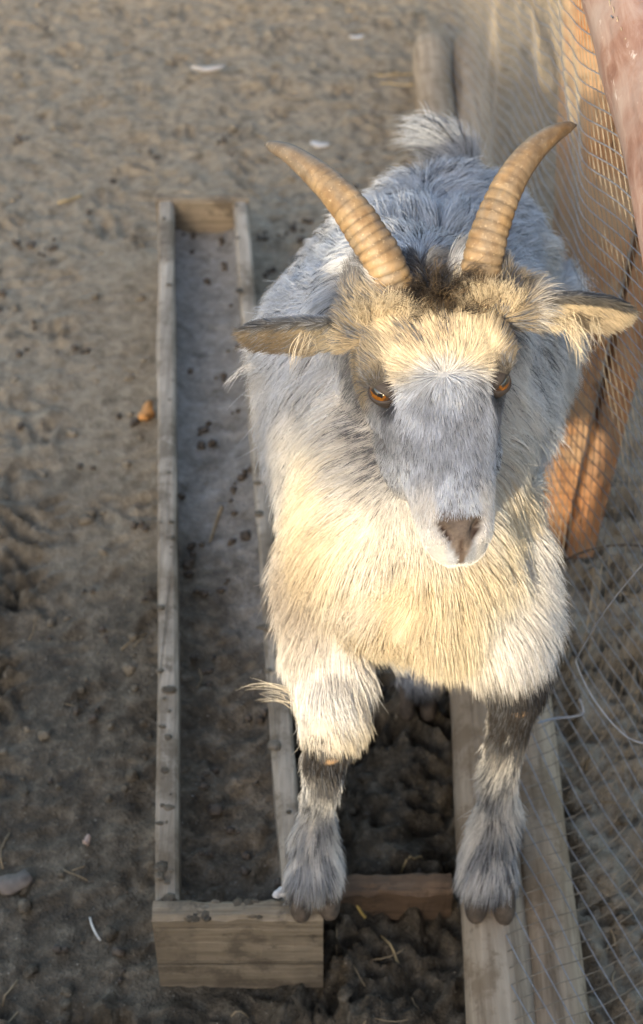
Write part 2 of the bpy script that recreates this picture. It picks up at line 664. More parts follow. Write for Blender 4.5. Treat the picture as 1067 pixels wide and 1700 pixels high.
PZ = 0.034
p1a, p1b = at_z(818, 1500, 0.068), at_z(712, 40, 0.07)
d1 = (p1a - p1b) / np.linalg.norm(p1a - p1b)
p2a, p2b = at_z(914, 1500, 0.062), at_z(772, 36, 0.062)
d2 = (p2a - p2b) / np.linalg.norm(p2a - p2b)
pl1 = pole('base_pole', (p1a + d1 * 0.75) * (1, 1, 0) + (0, 0, PZ + .002), p1b * (1, 1, 0) + (0, 0, PZ + 0.003), 0.0345, 0.037, M_pole, 3)
tag(pl1, 'thick weathered pole lying on the dirt, the one a front hoof stands on', 'pole', 'poles along the foot of the wire fence')
pl2 = pole('base_pole', (p2a + d2 * 0.75) * (1, 1, 0) + (0, 0, PZ - 0.005), p2b * (1, 1, 0) + (0, 0, PZ - 0.003), 0.029, 0.031, M_pole, 14)
tag(pl2, 'thinner weathered pole lying between the thick pole and the wire mesh', 'pole', 'poles along the foot of the wire fence')

# half buried board between trough and pole
M_red = wood_mat('buried_board_wood', (0.20, 0.13, 0.08), (0.10, 0.065, 0.04), (0.07, 0.05, 0.035), 'X', dirt=0.6)
bb0, bb1 = at_z(560, 1490, 0.02), at_z(752, 1484, 0.02)
bb = board('buried_board', bb0, bb1, (0, 1, 0), 0.026, 0.05, 0.024, M_red, None, 20, 0.004, 27)
tag(bb, 'reddish brown board half buried in dirt between trough and pole', 'board')

# ---------------------------------------------------------------- rail, planks and wire mesh on the right
M_rail = None


def rail_mat():
    m, nt, N, L, b = new_mat('peeled_rail_wood')
    tc = N.new('ShaderNodeTexCoord')
    v = tc.outputs['Object']
    g = noise(nt, v, 60, 5, 0.65, stretch=(1, 0.22, 1), dist=0.8)
    blot = noise(nt, v, 9, 5, 0.65)
    sp = noise(nt, v, 38, 4, 0.7, stretch=(1, 0.5, 1))
    c = ramp(nt, g, [(0.25, (0.11, 0.04, 0.02)), (0.5, (0.215, 0.115, 0.08)), (0.72, (0.32, 0.225, 0.18))])
    c = mixc(nt, ramp(nt, blot, [(0.42, (0,) * 3), (0.65, (0.75,) * 3)]), c, (0.29, 0.235, 0.205))
    c = mixc(nt, ramp(nt, sp, [(0.62, (0,) * 3), (0.70, (0.8,) * 3)]), c, (0.52, 0.46, 0.42))
    c = mixc(nt, ramp(nt, sp, [(0.28, (0.6,) * 3), (0.36, (0,) * 3)]), c, (0.22, 0.09, 0.05))
    L.new(c, b.inputs['Base Color'])
    b.inputs['Roughness'].default_value = 0.75
    bump(nt, b, mixc(nt, 0.5, g, sp), 0.6, 0.003)
    return m


RAIL_Z, RAIL_X = 0.86, 0.288
rl = pole('top_rail', (RAIL_X - 0.012, 0.25, RAIL_Z), (RAIL_X + 0.03, 3.6, RAIL_Z + 0.01), 0.060, 0.054, rail_mat(), 31, n=80, seg=26, bend=0.006)
tag(rl, 'reddish peeled round rail along the top of the wire fence', 'rail')
# dark drying crack and a knot stub on the rail
crk = np.array([(RAIL_X - 0.030 + 0.016 * math.sin(q * 2.1), y_, RAIL_Z + 0.0) for q, y_ in zip(np.linspace(0, 1.6, 12), np.linspace(0.95, 1.6, 12))])
crk[:, 2] = RAIL_Z + np.sqrt(np.maximum(0.058 ** 2 - (crk[:, 0] - RAIL_X - 0.004) ** 2, 0)) + 0.0005
ck = mesh_obj('drying_crack', *tube(crk, 0.0011, 5), plain_mat('crack_dark', (0.03, 0.02, 0.015)), rl)

M_plank = wood_mat('orange_plank_wood', (0.38, 0.18, 0.07), (0.19, 0.07, 0.022), (0.34, 0.235, 0.14), 'Z', dirt=0.75, scale=0.7, rough=0.7)
M_plank2 = wood_mat('brown_plank_wood', (0.36, 0.175, 0.075), (0.18, 0.07, 0.025), (0.27, 0.19, 0.12), 'Z', dirt=0.5, scale=0.7, rough=0.7)



def plank(name, BL, BR, TL, TR, thick, mat, seed, n=40):
    """upright plank given by the four corners of its front face; thickness goes away along +Y"""
    BL, BR, TL, TR = [np.asarray(q, float) for q in (BL, BR, TL, TR)]
    t = np.linspace(0, 1, n)
    V = []
    cs = [(0.0, 0.004), (0.05, 0), (0.35, -0.0015), (0.65, 0.001), (0.95, 0), (1, 0.004), (1, thick), (0, thick)]
    for i in range(n):
        l = BL + (TL - BL) * t[i]
        r = BR + (TR - BR) * t[i]
        for k, (a, o) in enumerate(cs):
            e = (vnoise(np.array([[t[i] * 9 + seed, k * 3.1, 0.5]]), 1.0, seed)[0] - 0.5) * 0.006
            V.append(l + (r - l) * a + np.array((e, o + e * 0.4, 0)))
    m = len(cs)
    F = []
    for i in range(n - 1):
        for j in range(m):
            k = (j + 1) % m
            F.append((i * m + j, i * m + k, (i + 1) * m + k, (i + 1) * m + j))
    F.append(tuple(range(m))[::-1])
    F.append(tuple((n - 1) * m + j for j in range(m)))
    return mesh_obj(name, V, F, mat, None, smooth=False)


def lean(x, z, y0=1.50, k=0.36):
    return (x, y0 + k * z, z)


pk1 = plank('fence_plank', lean(0.297, -0.01), lean(0.323, -0.01), lean(0.282, 0.79), lean(0.445, 0.79), 0.026, M_plank, 4)
tag(pk1, 'bright orange weathered plank behind the wire mesh, widening upwards beside the goat', 'plank', 'planks behind the wire mesh')
pk2 = plank('fence_plank', lean(0.329, -0.01, 1.495), lean(0.364, -0.01, 1.495), lean(0.452, 0.79, 1.495), lean(0.505, 0.79, 1.495), 0.026, M_plank2, 9)
tag(pk2, 'narrower brown plank leaning outwards, parted by a dark gap from the orange one', 'plank', 'planks behind the wire mesh')

# wire mesh: two families of wires woven into diamonds on a slack, bulging sheet
M_wire = plain_mat('galvanised_wire', (0.25, 0.26, 0.285), 0.5, 0.4, 0.25, 90, 0)
M_wire2 = plain_mat('brown_wire', (0.20, 0.165, 0.12), 0.6, 0.3, 0.35, 60, 0)  # cross wires: the ground's tan reflection is put into this colour
prof_b = np.array([(0.185, 0.071), (0.225, 0.074), (0.275, 0.066), (0.330, 0.10), (0.375, 0.22), (0.385, 0.38), (0.36, 0.58), (0.30, 0.78), (0.245, 0.90)])
prof_t = np.array([(0.215, 0.071), (0.245, 0.068), (0.262, 0.085), (0.270, 0.14), (0.276, 0.25), (0.280, 0.40), (0.270, 0.58), (0.250, 0.76), (0.232, 0.90)])
pbs, pts_ = smooth_path(np.c_[prof_b, np.zeros(9)], 200), smooth_path(np.c_[prof_t, np.zeros(9)], 200)


def cum(p):
    s = np.r_[0, np.cumsum(np.linalg.norm(np.diff(p, axis=0), axis=1))]
    return s / s[-1]


cb, ct = cum(pbs), cum(pts_)


def mesh_point(u, v):
    """u = distance along the fence (Y), v = 0..1 from the base pole up to the rail"""
    k = sstep(1.42, 0.95, u)
    b = np.stack([np.interp(v, cb, pbs[:, 0]), np.interp(v, cb, pbs[:, 1])], -1)
    t = np.stack([np.interp(v, ct, pts_[:, 0]), np.interp(v, ct, pts_[:, 1])], -1)
    q = b * k[:, None] + t * (1 - k[:, None])
    sag = np.sin(v * math.pi)
    wav = (vnoise(np.stack([u * 3, v * 3, u * 0], -1), 1.0, 71) - 0.5) * 0.030 + (vnoise(np.stack([u * 9, v * 8, u * 0], -1), 1.0, 75) - 0.5) * 0.010
    x = q[:, 0] + wav * sag + 0.012 * np.maximum(u - 1.4, 0)
    z = q[:, 1] + (vnoise(np.stack([u * 8, v * 9, u * 0], -1), 1.0, 78) - 0.5) * 0.012 * sag
    return np.stack([x, u, z], -1)


U0, U1 = 0.45, 3.5
wire_fence = empty('wire_mesh_fence', (0.27, 0.45, 0))
tag(wire_fence, 'slack diamond wire mesh hanging from the round rail to the base poles', 'fence')
famA, famB = [], []
for c in np.arange(-0.1, 1.75, 0.020):            # long wires, sinking as they go away
    u = np.linspace(U0, U1, 110)
    v = c - 0.42 * (u - U0) * 0.9
    ok = (v >= 0) & (v <= 1)
    if ok.sum() > 4:
        P = mesh_point(u[ok], v[ok])
        P[:, 0] += 0.0012 * np.sin(u[ok] * 260)
        famA.append(tube(P, 0.0007, 4, False))
for c in np.arange(U0 - 0.45, U1, 0.0185):         # cross wires
    v = np.linspace(0, 1, 46)
    u = c + 0.42 * v
    ok = (u >= U0) & (u <= U1)
    if ok.sum() > 4:
        famB.append(tube(mesh_point(u[ok], v[ok]) + (0.0016, 0, 0), 0.00065, 4, False))
wa = mesh_obj('long_wires', *join(famA), M_wire, wire_fence)
wa['kind'] = 'stuff'
wb = mesh_obj('cross_wires', *join(famB), M_wire2, wire_fence)
wb['kind'] = 'stuff'

# loose bent wires hanging off the mesh
def wire(name, pix, depth, r, label, mat=M_wire):
    P = smooth_path([at(px, py, d) for (px, py), d in zip(pix, depth)], 40)
    o = mesh_obj(name, *tube(P, r, 6), mat)
    tag(o, label, 'wire')
    return o


wire('loose_wire', [(1110, 890), (1055, 950), (1000, 1020), (962, 1085), (958, 1105), (985, 1160), (1030, 1215), (1067, 1234), (1110, 1236)],
     [1.48, 1.50, 1.53, 1.56, 1.565, 1.56, 1.555, 1.55, 1.55], 0.0009, 'stiff silver wire bent into a wide angle, hooked through the mesh')
wire('wire_hook', [(893, 1200), (920, 1193), (950, 1190), (966, 1186), (968, 1178), (962, 1160)], [1.69, 1.70, 1.70, 1.70, 1.70, 1.70], 0.0015,
     'short silver wire hook sticking out beside the thinner base pole')
wire('brown_wire', [(905, 965), (940, 930), (980, 913), (1025, 905), (1090, 908)], [1.80, 1.80, 1.79, 1.78, 1.76], 0.0013,
     'dark rusty wire curving through the mesh below the planks', plain_mat('dark_wire', (0.07, 0.05, 0.035), 0.7))

# ---------------------------------------------------------------- unseen board screen added behind the camera to shape sun and shade
M_board = wood_mat('shade_screen_wood', (0.40, 0.34, 0.27), (0.22, 0.18, 0.13), (0.16, 0.12, 0.08), 'Z', dirt=0.4, scale=0.5)
FY = -1.30
bf = empty('shade_screen', (0, FY, 0))
tag(bf, 'tall grey board screen with a gap, added out of view to shade the goat', 'fence')


def box(x0, x1, y0, y1, z0, z1):
    V = [(x, y, z) for z in (z0, z1) for y in (y0, y1) for x in (x0, x1)]
    return V, [(0, 2, 3, 1), (4, 5, 7, 6), (0, 1, 5, 4), (2, 6, 7, 3), (0, 4, 6, 2), (1, 3, 7, 5)]


GAP0, GAP1 = -0.90, -0.61
FTOP = 1.46
xb = GAP0
while xb > -3.4:
    w = 0.15 + 0.01 * random.random()
    mesh_obj('board', *box(xb - w, xb - 0.0002, FY, FY + 0.024, -0.05, FTOP + 0.012 * random.random()), M_board, bf, False)
    xb -= w
xb = GAP1
while xb < 2.4:
    w = 0.15 + 0.01 * random.random()
    mesh_obj('board', *box(xb + 0.0002, xb + w, FY, FY + 0.024, -0.05, FTOP + 0.012 * random.random()), M_board, bf, False)
    xb += w
for z0, z1 in ((-0.05, 0.955), (1.335, 1.455)):         # bars added across the gap to shape the lit bands
    mesh_obj('shade_bar', *box(GAP0 - 0.25, GAP1 + 0.25, FY - 0.028, FY - 0.003, z0, z1), M_board, bf, False)
# ================================================================== THE GOAT
# head frame: O between the eyes on the face, f towards the nose, l to the goat's left, n out of the face
roll, tilt, yaw = R_(6.0), R_(7.0), R_(4.0)
l0 = math.cos(roll) * CR + math.sin(roll) * CU
f0 = math.sin(roll) * CR - math.cos(roll) * CU
n0 = -CD
l_ = math.cos(yaw) * l0 - math.sin(yaw) * n0
n1_ = math.cos(yaw) * n0 + math.sin(yaw) * l0
f_ = math.cos(tilt) * f0 + math.sin(tilt) * n1_
n_ = math.cos(tilt) * n1_ - math.sin(tilt) * f0
HO = at(737, 630, 1.205)


def hp(u, v, w):
    return HO + u * f_ + v * l_ + w * n_


def hloc(p):
    q = p - HO
    return q @ f_, q @ l_, q @ n_


prims = []
# --- skull: sections along the face (u, half width, front w, back w, squareness)
HS = [(-0.105, 0.018, -0.050, -0.085, 2.0), (-0.095, 0.036, -0.030, -0.105, 2.1), (-0.075, 0.050, -0.016, -0.118, 2.2), (-0.045, 0.056, -0.004, -0.125, 2.3),
      (-0.015, 0.0575, 0.001, -0.122, 2.5), (0.010, 0.0525, 0.001, -0.112, 2.4), (0.035, 0.0435, 0.000, -0.100, 2.3), (0.060, 0.0365, -0.001, -0.088, 2.3),
      (0.085, 0.0315, -0.002, -0.080, 2.3), (0.105, 0.0295, -0.004, -0.066, 2.3), (0.122, 0.0265, -0.010, -0.058, 2.2), (0.134, 0.021, -0.019, -0.052, 2.1),
      (0.141, 0.012, -0.027, -0.044, 2.0)]
prims.append(loft([(hp(u, 0, (a + b) / 2), l_ * hw, n_ * (a - b) / 2, e) for u, hw, a, b, e in HS], 40))
# lower jaw and chin
prims.append(loft([(hp(u, 0, w), l_ * hw, n_ * hh) for u, hw, w, hh in
                   [(-0.02, 0.035, -0.115, 0.02), (0.03, 0.034, -0.108, 0.020), (0.08, 0.026, -0.088, 0.018), (0.112, 0.021, -0.068, 0.016), (0.127, 0.018, -0.058, 0.013), (0.136, 0.010, -0.052, 0.008)]], 24))
for s in (-1, 1):
    prims.append(loft([(hp(u, s * v, w), l_ * r, n_ * r * 0.9) for u, v, w, r in
                       [(-0.045, 0.044, -0.020, 0.004), (-0.03, 0.045, -0.018, 0.010), (-0.012, 0.048, -0.018, 0.0115), (0.004, 0.048, -0.020, 0.008), (0.012, 0.046, -0.024, 0.003)]], 16))   # brow ridge
    prims.append(ball(hp(0.035, s * 0.028, -0.070), (0.021, 0.048, 0.034), np.array([l_, f_, n_])))          # cheek muscle
    prims.append(ball(hp(-0.078, s * 0.037, -0.028), (0.024, 0.024, 0.022), np.array([l_, f_, n_])))         # horn boss
# --- neck
nk, nr = smooth_path([hp(-0.055, 0, -0.085), hp(-0.02, 0.0, -0.145), (0.085, 1.105, 0.625), (0.085, 1.16, 0.56)], 12,
                     [(0.052, 0.052), (0.066, 0.070), (0.088, 0.105), (0.105, 0.13)])
tn, an, bn = frames(nk)
prims.append(loft([(nk[i], an[i] * nr[i, 0], bn[i] * nr[i, 1]) for i in range(12)], 28))
nk2 = smooth_path([hp(0.0, 0, -0.12), (0.082, 1.04, 0.58), (0.08, 1.03, 0.50)], 8)
prims.append(tube(nk2, [0.05, 0.056, 0.062, 0.068, 0.073, 0.078, 0.082, 0.08], 24))
# --- torso
TS = [(0.078, 0.930, 0.495, 0.036, 0.055), (0.079, 0.945, 0.496, 0.064, 0.088), (0.080, 0.975, 0.500, 0.083, 0.115), (0.080, 1.03, 0.508, 0.097, 0.146), (0.078, 1.11, 0.520, 0.117, 0.164),
      (0.080, 1.20, 0.512, 0.136, 0.166), (0.096, 1.30, 0.495, 0.140, 0.155), (0.122, 1.40, 0.482, 0.117, 0.138), (0.142, 1.48, 0.470, 0.092, 0.112), (0.152, 1.53, 0.462, 0.062, 0.085),
      (0.155, 1.555, 0.460, 0.03, 0.05)]
TS_c = smooth_path([t[:3] for t in TS], 30, [t[3:] for t in TS])
prims.append(loft([(c, (r[0], 0, 0), (0, 0, r[1])) for c, r in zip(*TS_c)], 36))
# --- tail, carried upright
tail_p = smooth_path([(0.156, 1.525, 0.520), (0.154, 1.550, 0.545), (0.146, 1.562, 0.565), (0.134, 1.567, 0.583)], 10)
prims.append(tube(tail_p, np.linspace(0.020, 0.007, 10), 14))
# --- legs: joints measured from the photograph
TRT = 0.123
foot_R = at_z(521, 1488, TRT)                 # goat's right front foot, on the trough's end board
foot_L = at_z(812, 1492, 0.070)               # goat's left front foot, on the pole
legs = {
    'front_right': [((0.026, 1.05, 0.50), 0.052), ((0.014, 1.00, 0.43), 0.043), ((0.007, 0.955, 0.385), 0.034), ((0.006, 0.905, 0.352), 0.0235), (foot_R + (0.010, 0.020, 0.195), 0.0175), (foot_R + (0.005, 0.022, 0.12), 0.0130), (foot_R + (0.0, 0.020, 0.062), 0.0175), (foot_R + (0, 0.008, 0.03), 0.022), (foot_R + (0, 0.004, 0.020), 0.019)],
    'front_left': [((0.145, 1.06, 0.51), 0.054), ((0.150, 1.015, 0.45), 0.043), ((0.166, 0.975, 0.405), 0.035), ((0.180, 0.948, 0.366), 0.0260), (foot_L + (0.006, 0.042, 0.225), 0.0190), (foot_L + (0.003, 0.032, 0.14), 0.0150), (foot_L + (0.0, 0.028, 0.065), 0.020), (foot_L + (0, 0.010, 0.030), 0.025), (foot_L + (0, 0.004, 0.020), 0.021)],
    'hind_right': [((0.085, 1.42, 0.47), 0.075), ((0.075, 1.38, 0.37), 0.060), ((0.095, 1.36, 0.29), 0.040), ((0.110, 1.40, 0.215), 0.024), ((0.112, 1.345, 0.15), 0.018), ((0.113, 1.29, 0.085), 0.016), ((0.114, 1.258, 0.05), 0.020), ((0.115, 1.238, 0.026), 0.021), ((0.115, 1.232, 0.018), 0.018)],
    'hind_left': [((0.205, 1.44, 0.47), 0.075), ((0.215, 1.40, 0.37), 0.060), ((0.21, 1.42, 0.29), 0.040), ((0.208, 1.49, 0.235), 0.024), ((0.206, 1.475, 0.17), 0.018), ((0.204, 1.46, 0.12), 0.016), ((0.203, 1.45, 0.09), 0.020), ((0.203, 1.435, 0.095), 0.021), ((0.203, 1.43, 0.09), 0.018)],
}
legs['hind_left'][4:] = [((0.100 + 0.10, 1.46, 0.16), 0.018), ((0.10 + 0.10, 1.45, 0.09), 0.016), ((0.20, 1.44, 0.125 - 0.035), 0.020)][:2] + [((0.20, 1.435, 0.055), 0.020), ((0.20, 1.418, 0.028), 0.021), ((0.20, 1.412, 0.020), 0.018)]
leg_paths = {}
for k, j in legs.items():
    P, r = smooth_path([q[0] for q in j], 34, [(q[1],) for q in j])
    leg_paths[k] = (P, r[:, 0])
    prims.append(tube(P, r[:, 0], 20))
for k, foot in (('front_right', foot_R), ('front_left', foot_L)):                # knee and fetlock bulk
    kn = np.array(legs[k][3][0])
    prims.append(ball(kn + (0, -0.004, -0.004), (0.0225, 0.023, 0.032)))
for s, kk in ((-1, 0.030), (1, 0.136)):
    prims.append(ball((kk, 1.04, 0.50), (0.048, 0.072, 0.112)))                     # shoulders
# --- ears: cupped leaves carried sideways, opening down and forward
ears = []


def ear(pix_base, pix_tip, d0, d1, width, open_dir, sag, tipw=0.55):
    a, b = at(*pix_base, d0), at(*pix_tip, d1)
    n = 16
    t = np.linspace(0, 1, n)
    ax = a + (b - a) * t[:, None] + np.array((0, 0, 1.0)) * (sag * 4 * t * (1 - t))[:, None]
    prof = np.interp(t, [0, 0.15, 0.4, 0.7, 0.88, 0.96, 1.0], [0.55, 0.8, 1.0, 0.92, 0.72, 0.5, 0.22])
    d = nrm(b - a)
    o = nrm(open_dir - d * np.dot(open_dir, d))
    w = np.cross(d, o)
    m = 11
    half = R_(82)
    outer, inner = [], []
    for i in range(n):
        r = width / 2 * prof[i]
        th = 0.0058 if i < n - 1 else 0.003
        for phi in np.linspace(-half, half, m):
            dirv = -o * math.cos(phi) * 0.80 + w * math.sin(phi)
            c = ax[i] + o * r * 0.3
            outer.append(c + dirv * r)
            inner.append(c + dirv * r + (o * math.cos(phi) - w * math.sin(phi) * 0.6) * th)
    V = np.vstack([outer, inner])
    M = n * m
    F = []
    for i in range(n - 1):
        for j in range(m - 1):
            q = (i * m + j, i * m + j + 1, (i + 1) * m + j + 1, (i + 1) * m + j)
            F.append(q)
            F.append(tuple(M + e for e in q[::-1]))
        F.append((i * m, (i + 1) * m, M + (i + 1) * m, M + i * m))
        F.append((i * m + m - 1, M + i * m + m - 1, M + (i + 1) * m + m - 1, (i + 1) * m + m - 1))
    for i in (0, n - 1):
        for j in range(m - 1):
            q = (i * m + j, M + i * m + j, M + i * m + j + 1, i * m + j + 1)
            F.append(q if i == 0 else q[::-1])
    ears.append(dict(a=a, b=b, d=d, o=o, w=w, L=np.linalg.norm(b - a), width=width))
    return V, F


dn = np.array((0, 0, -1.0))
prims.append(ear((588, 548), (402, 556), 1.245, 1.262, 0.047, nrm(-CD * 0.45 - CU * 0.89), -0.002))
prims.append(ear((872, 512), (1046, 524), 1.245, 1.262, 0.047, nrm(-CD * 0.45 - CU * 0.89), 0.002))
for e in ears:                                                                     # ear roots
    prims.append(tube([e['a'] - e['d'] * 0.022 - e['o'] * 0.004, e['a'] + e['d'] * 0.012], [0.017, 0.0135], 14))

Vg, Fg = join(prims)
raw = mesh_obj('goat_body_raw', Vg, Fg)
rm = raw.modifiers.new('remesh', 'REMESH')
rm.mode = 'VOXEL'
rm.voxel_size = 0.0032
sm = raw.modifiers.new('smooth', 'SMOOTH')
sm.factor = 0.5
sm.iterations = 5
dg = bpy.context.evaluated_depsgraph_get()
body_me = bpy.data.meshes.new_from_object(raw.evaluated_get(dg))
bpy.data.objects.remove(raw)
body_me.name = 'body'

# --- sculpt nostrils, mouth and eye sockets into the one skin
nvt = len(body_me.vertices)
P = np.empty(nvt * 3, np.float32)
body_me.vertices.foreach_get('co', P)
P = P.reshape(-1, 3).astype(float)
Nn = np.empty(nvt * 3, np.float32)
body_me.vertices.foreach_get('normal', Nn)
Nn = Nn.reshape(-1, 3).astype(float)
u, v, w = hloc(P)
headz = (u > -0.12) & (u < 0.15) & (np.abs(v) < 0.075) & (w > -0.14) & (w < 0.03)
dsp = np.zeros(nvt)
for s in (-1, 1):
    # nostril: comma-shaped slit at each side of the pad
    du, dv = (u - 0.1165), (v - s * 0.0122)
    a = -math.radians(31) * s
    q1, q2 = du * math.cos(a) + dv * math.sin(a), -du * math.sin(a) + dv * math.cos(a)
    dsp -= 0.0085 * np.exp(-(q1 / 0.0080) ** 2 - (q2 / 0.0036) ** 2) * headz * (w > -0.035)
    # alar swelling round it
    dsp += 0.0022 * np.exp(-(q1 / 0.010) ** 2 - ((q2 - s * 0.0055) / 0.004) ** 2) * headz * (w > -0.04)
dsp -= 0.0016 * np.exp(-(v / 0.0016) ** 2) * sstep(0.124, 0.130, u) * headz               # philtrum
mouth_w = -0.047 + 0.0 * u
dsp -= 0.0045 * np.exp(-((w - mouth_w) / 0.0028) ** 2) * sstep(0.075, 0.10, u) * headz      # mouth line
P += Nn * dsp[:, None]
EYES = []
for s, pix in ((-1, (618, 645)), (1, (853, 621))):
    c = at(pix[0], pix[1], 1.205) - HO
    uu, vv = c @ f_, c @ l_
    ec = hp(uu, s * 0.0455, -0.0225)
    en = nrm(l_ * s * 0.66 + n_ * 0.70 + f_ * 0.12)
    EYES.append((ec, en, s))
    dd = np.linalg.norm(P - ec, axis=1)
    near = dd < 0.0165
    P[near] -= en * (0.010 * sstep(0.0165, 0.006, dd[near]))[:, None]
body_me.vertices.foreach_set('co', P.astype(np.float32).ravel())
body_me.update()
body_me.vertices.foreach_get('normal', Nn32 := np.empty(nvt * 3, np.float32))
Nn = Nn32.reshape(-1, 3).astype(float)

# ---------------------------------------------------------------- regions: what grows where
LEGK = list(leg_paths)


def seg_dist(p, path):
    """distance to a polyline, parameter along it 0..1"""
    a, b = path[:-1], path[1:]
    best = np.full(len(p), 9.0)
    par = np.zeros(len(p))
    m = len(a)
    for i in range(m):
        d = b[i] - a[i]
        t = np.clip(((p - a[i]) @ d) / (d @ d), 0, 1)
        dist = np.linalg.norm(p - a[i] - t[:, None] * d, axis=1)
        k = dist < best
        best[k] = dist[k]
        par[k] = (i + t[k]) / m
    return best, par


DARK = np.array((0.030, 0.026, 0.024))
BROWN = np.array((0.16, 0.115, 0.07))
CREAM = np.array((0.68, 0.59, 0.44))
WHITE = np.array((0.74, 0.71, 0.67))
GREY = np.array((0.375, 0.395, 0.43))
MIDG = np.array((0.155, 0.160, 0.175))


def lerp(a, b, t):
    return a + (b - a) * np.asarray(t)[:, None]


def coat(p, nn):
    """length, flow, lift, width, colour, dark-hair share for skin points p"""
    N = len(p)
    u, v, w = hloc(p)
    av = np.abs(v)
    L = np.full(N, 0.052)
    lift = np.full(N, 0.32)
    wid = np.full(N, 0.00023)
    big = fbm(p, 11, 3, 101)
    fine = fbm(p, 34, 3, 131)
    streak = fbm(p * (1, 1, 0.16), 120, 3, 151)
    # ---- torso
    flow = np.zeros((N, 3))
    back = sstep(0.92, 1.22, p[:, 1])
    flow[:, 1] = -0.15 + 1.0 * back
    side = np.clip(-(nn[:, 2] - 0.85), 0, 1.5)
    flow[:, 2] = -(0.25 + 0.9 * np.minimum(side, 1.0))
    flow[:, 0] = 0.35 * np.sign(p[:, 0] - 0.11) * np.clip(nn[:, 2], 0, 1)
    col = lerp(GREY * 1.55, WHITE * 1.05, sstep(0.40, 0.58, big))
    upper = sstep(0.50, 0.64, p[:, 2]) * sstep(1.02, 1.16, p[:, 1])
    col = lerp(col, GREY * 1.45, upper * 0.6)
    darkshare = 0.07 + 0.26 * upper * sstep(0.40, 0.62, fine) + 0.08 * sstep(0.5, 0.65, big)
    spine = np.exp(-((p[:, 0] - 0.085 - 0.10 * np.maximum(p[:, 1] - 1.2, 0)) / 0.03) ** 2) * sstep(1.1, 1.2, p[:, 1])
    darkshare = darkshare + 0.12 * spine * upper
    chest = sstep(1.10, 0.99, p[:, 1]) * sstep(0.66, 0.58, p[:, 2])
    col = lerp(col, lerp(CREAM * 1.06, WHITE, sstep(0.4, 0.65, big)), chest)
    darkshare = darkshare * (1 - chest) + 0.02 * chest
    pt = np.exp(-(((p[:, 0] + 0.005) / 0.030) ** 2 + ((p[:, 2] - 0.47) / 0.05) ** 2)) * chest
    col = lerp(col, BROWN * 1.6, pt * 0.7)
    col = lerp(col, BROWN * 2.4, chest * 0.20 * sstep(0.52, 0.66, fbm(p * (1, 1, 0.4), 26, 3, 171)))
    # ---- tail
    td, tp = seg_dist(p, tail_p)
    tl = sstep(0.045, 0.024, td) * sstep(0.02, 0.3, tp)
    tdir = nrm(tail_p[-1] - tail_p[0])
    flow = flow * (1 - tl[:, None]) + (tdir + (-0.45, 0, 0.0)) * tl[:, None]
    L = L * (1 - tl) + 0.050 * tl
    darkshare = darkshare * (1 - tl) + 0.30 * tl
    col = lerp(col, GREY * 1.1, tl)
    # ---- legs
    for k in LEGK:
        path, rad = leg_paths[k]
        d, par = seg_dist(p, path)
        rr = np.interp(par, np.linspace(0, 1, len(rad)), rad)
        on = sstep(2.2, 1.35, d / rr) * sstep(0.12, 0.30, par)
        tang = nrm(np.stack([np.interp(par, np.linspace(0, 1, len(path)), np.gradient(path[:, c])) for c in range(3)], -1))
        fl = tang + (0, 0, -0.35)
        flow = flow * (1 - on[:, None]) + fl * on[:, None]
        if k.startswith('front'):
            kn = 3.0 / 8
            ln = np.interp(par, [0, 0.26, 0.34, 0.40, 0.47, 0.62, 0.74, 0.86, 1.0], [0.05, 0.038, 0.030, 0.018, 0.018, 0.028, 0.038, 0.030, 0.013])
            low = sstep(0.30, 0.40, par)
            L = L * (1 - on) + ln * on
            lift = lift * (1 - on * low) + (0.20 + 0.12 * sstep(0.6, 0.75, par)) * on * low
            wid = wid * (1 - on * low) + 0.00023 * on * low
            c = lerp(CREAM, WHITE, sstep(0.4, 0.6, big))
            if k == 'front_left':
                c = lerp(c, WHITE * 0.95, np.full(N, 0.6) * sstep(0.2, 0.3, par))
            front = sstep(-0.35, 0.35, -nn[:, 1])
            blk = sstep(0.365 if k == 'front_right' else 0.28, 0.39 if k == 'front_right' else 0.33, par + 0.05 * (fine - 0.5)) * sstep(0.66, 0.48, par + 0.12 * (fine - 0.5))
            c = lerp(c, DARK * 1.4, blk * (0.30 + 0.70 * front) * sstep(0.30, 0.5, streak + 0.25 * sstep(0.55, 0.45, par)))
            shank = sstep(0.50, 0.60, par)
            c = lerp(c, lerp(GREY * 0.75, WHITE * 0.95, sstep(0.38, 0.60, streak)), shank * 0.85)
            paw = sstep(0.80, 0.92, par)
            c = lerp(c, MIDG * 0.9 if k == 'front_left' else CREAM * 0.8, paw * 0.7)
            ds = 0.30 * shank * sstep(0.62, 0.42, streak) + 0.4 * blk
            if k == 'front_left':
                ds = ds + 0.35 * paw
        else:
            ln = np.interp(par, [0, 0.3, 0.42, 0.6, 0.8, 1.0], [0.05, 0.045, 0.025, 0.020, 0.024, 0.014])
            L = L * (1 - on) + ln * on
            c = lerp(np.tile(GREY, (N, 1)), WHITE * 0.9, sstep(0.4, 0.6, big))
            c = lerp(c, DARK * 2, sstep(0.80, 0.90, par))
            ds = 0.2 + 0 * par
        col = lerp(col, c, on)
        darkshare = darkshare * (1 - on) + ds * on
    # ---- neck and cheeks behind the face
    hd = np.linalg.norm((p - hp(0.0, 0, -0.07)) * 1.0, axis=1)
    nkz = sstep(0.24, 0.15, hd) * sstep(0.50, 0.60, p[:, 2])
    L = L * (1 - nkz) + 0.046 * nkz
    flow = flow * (1 - nkz[:, None]) + (np.array((0, 0.30, -1.0)) + l_ * (np.clip(v / 0.08, -1, 1) * 0.25)[:, None]) * nkz[:, None]
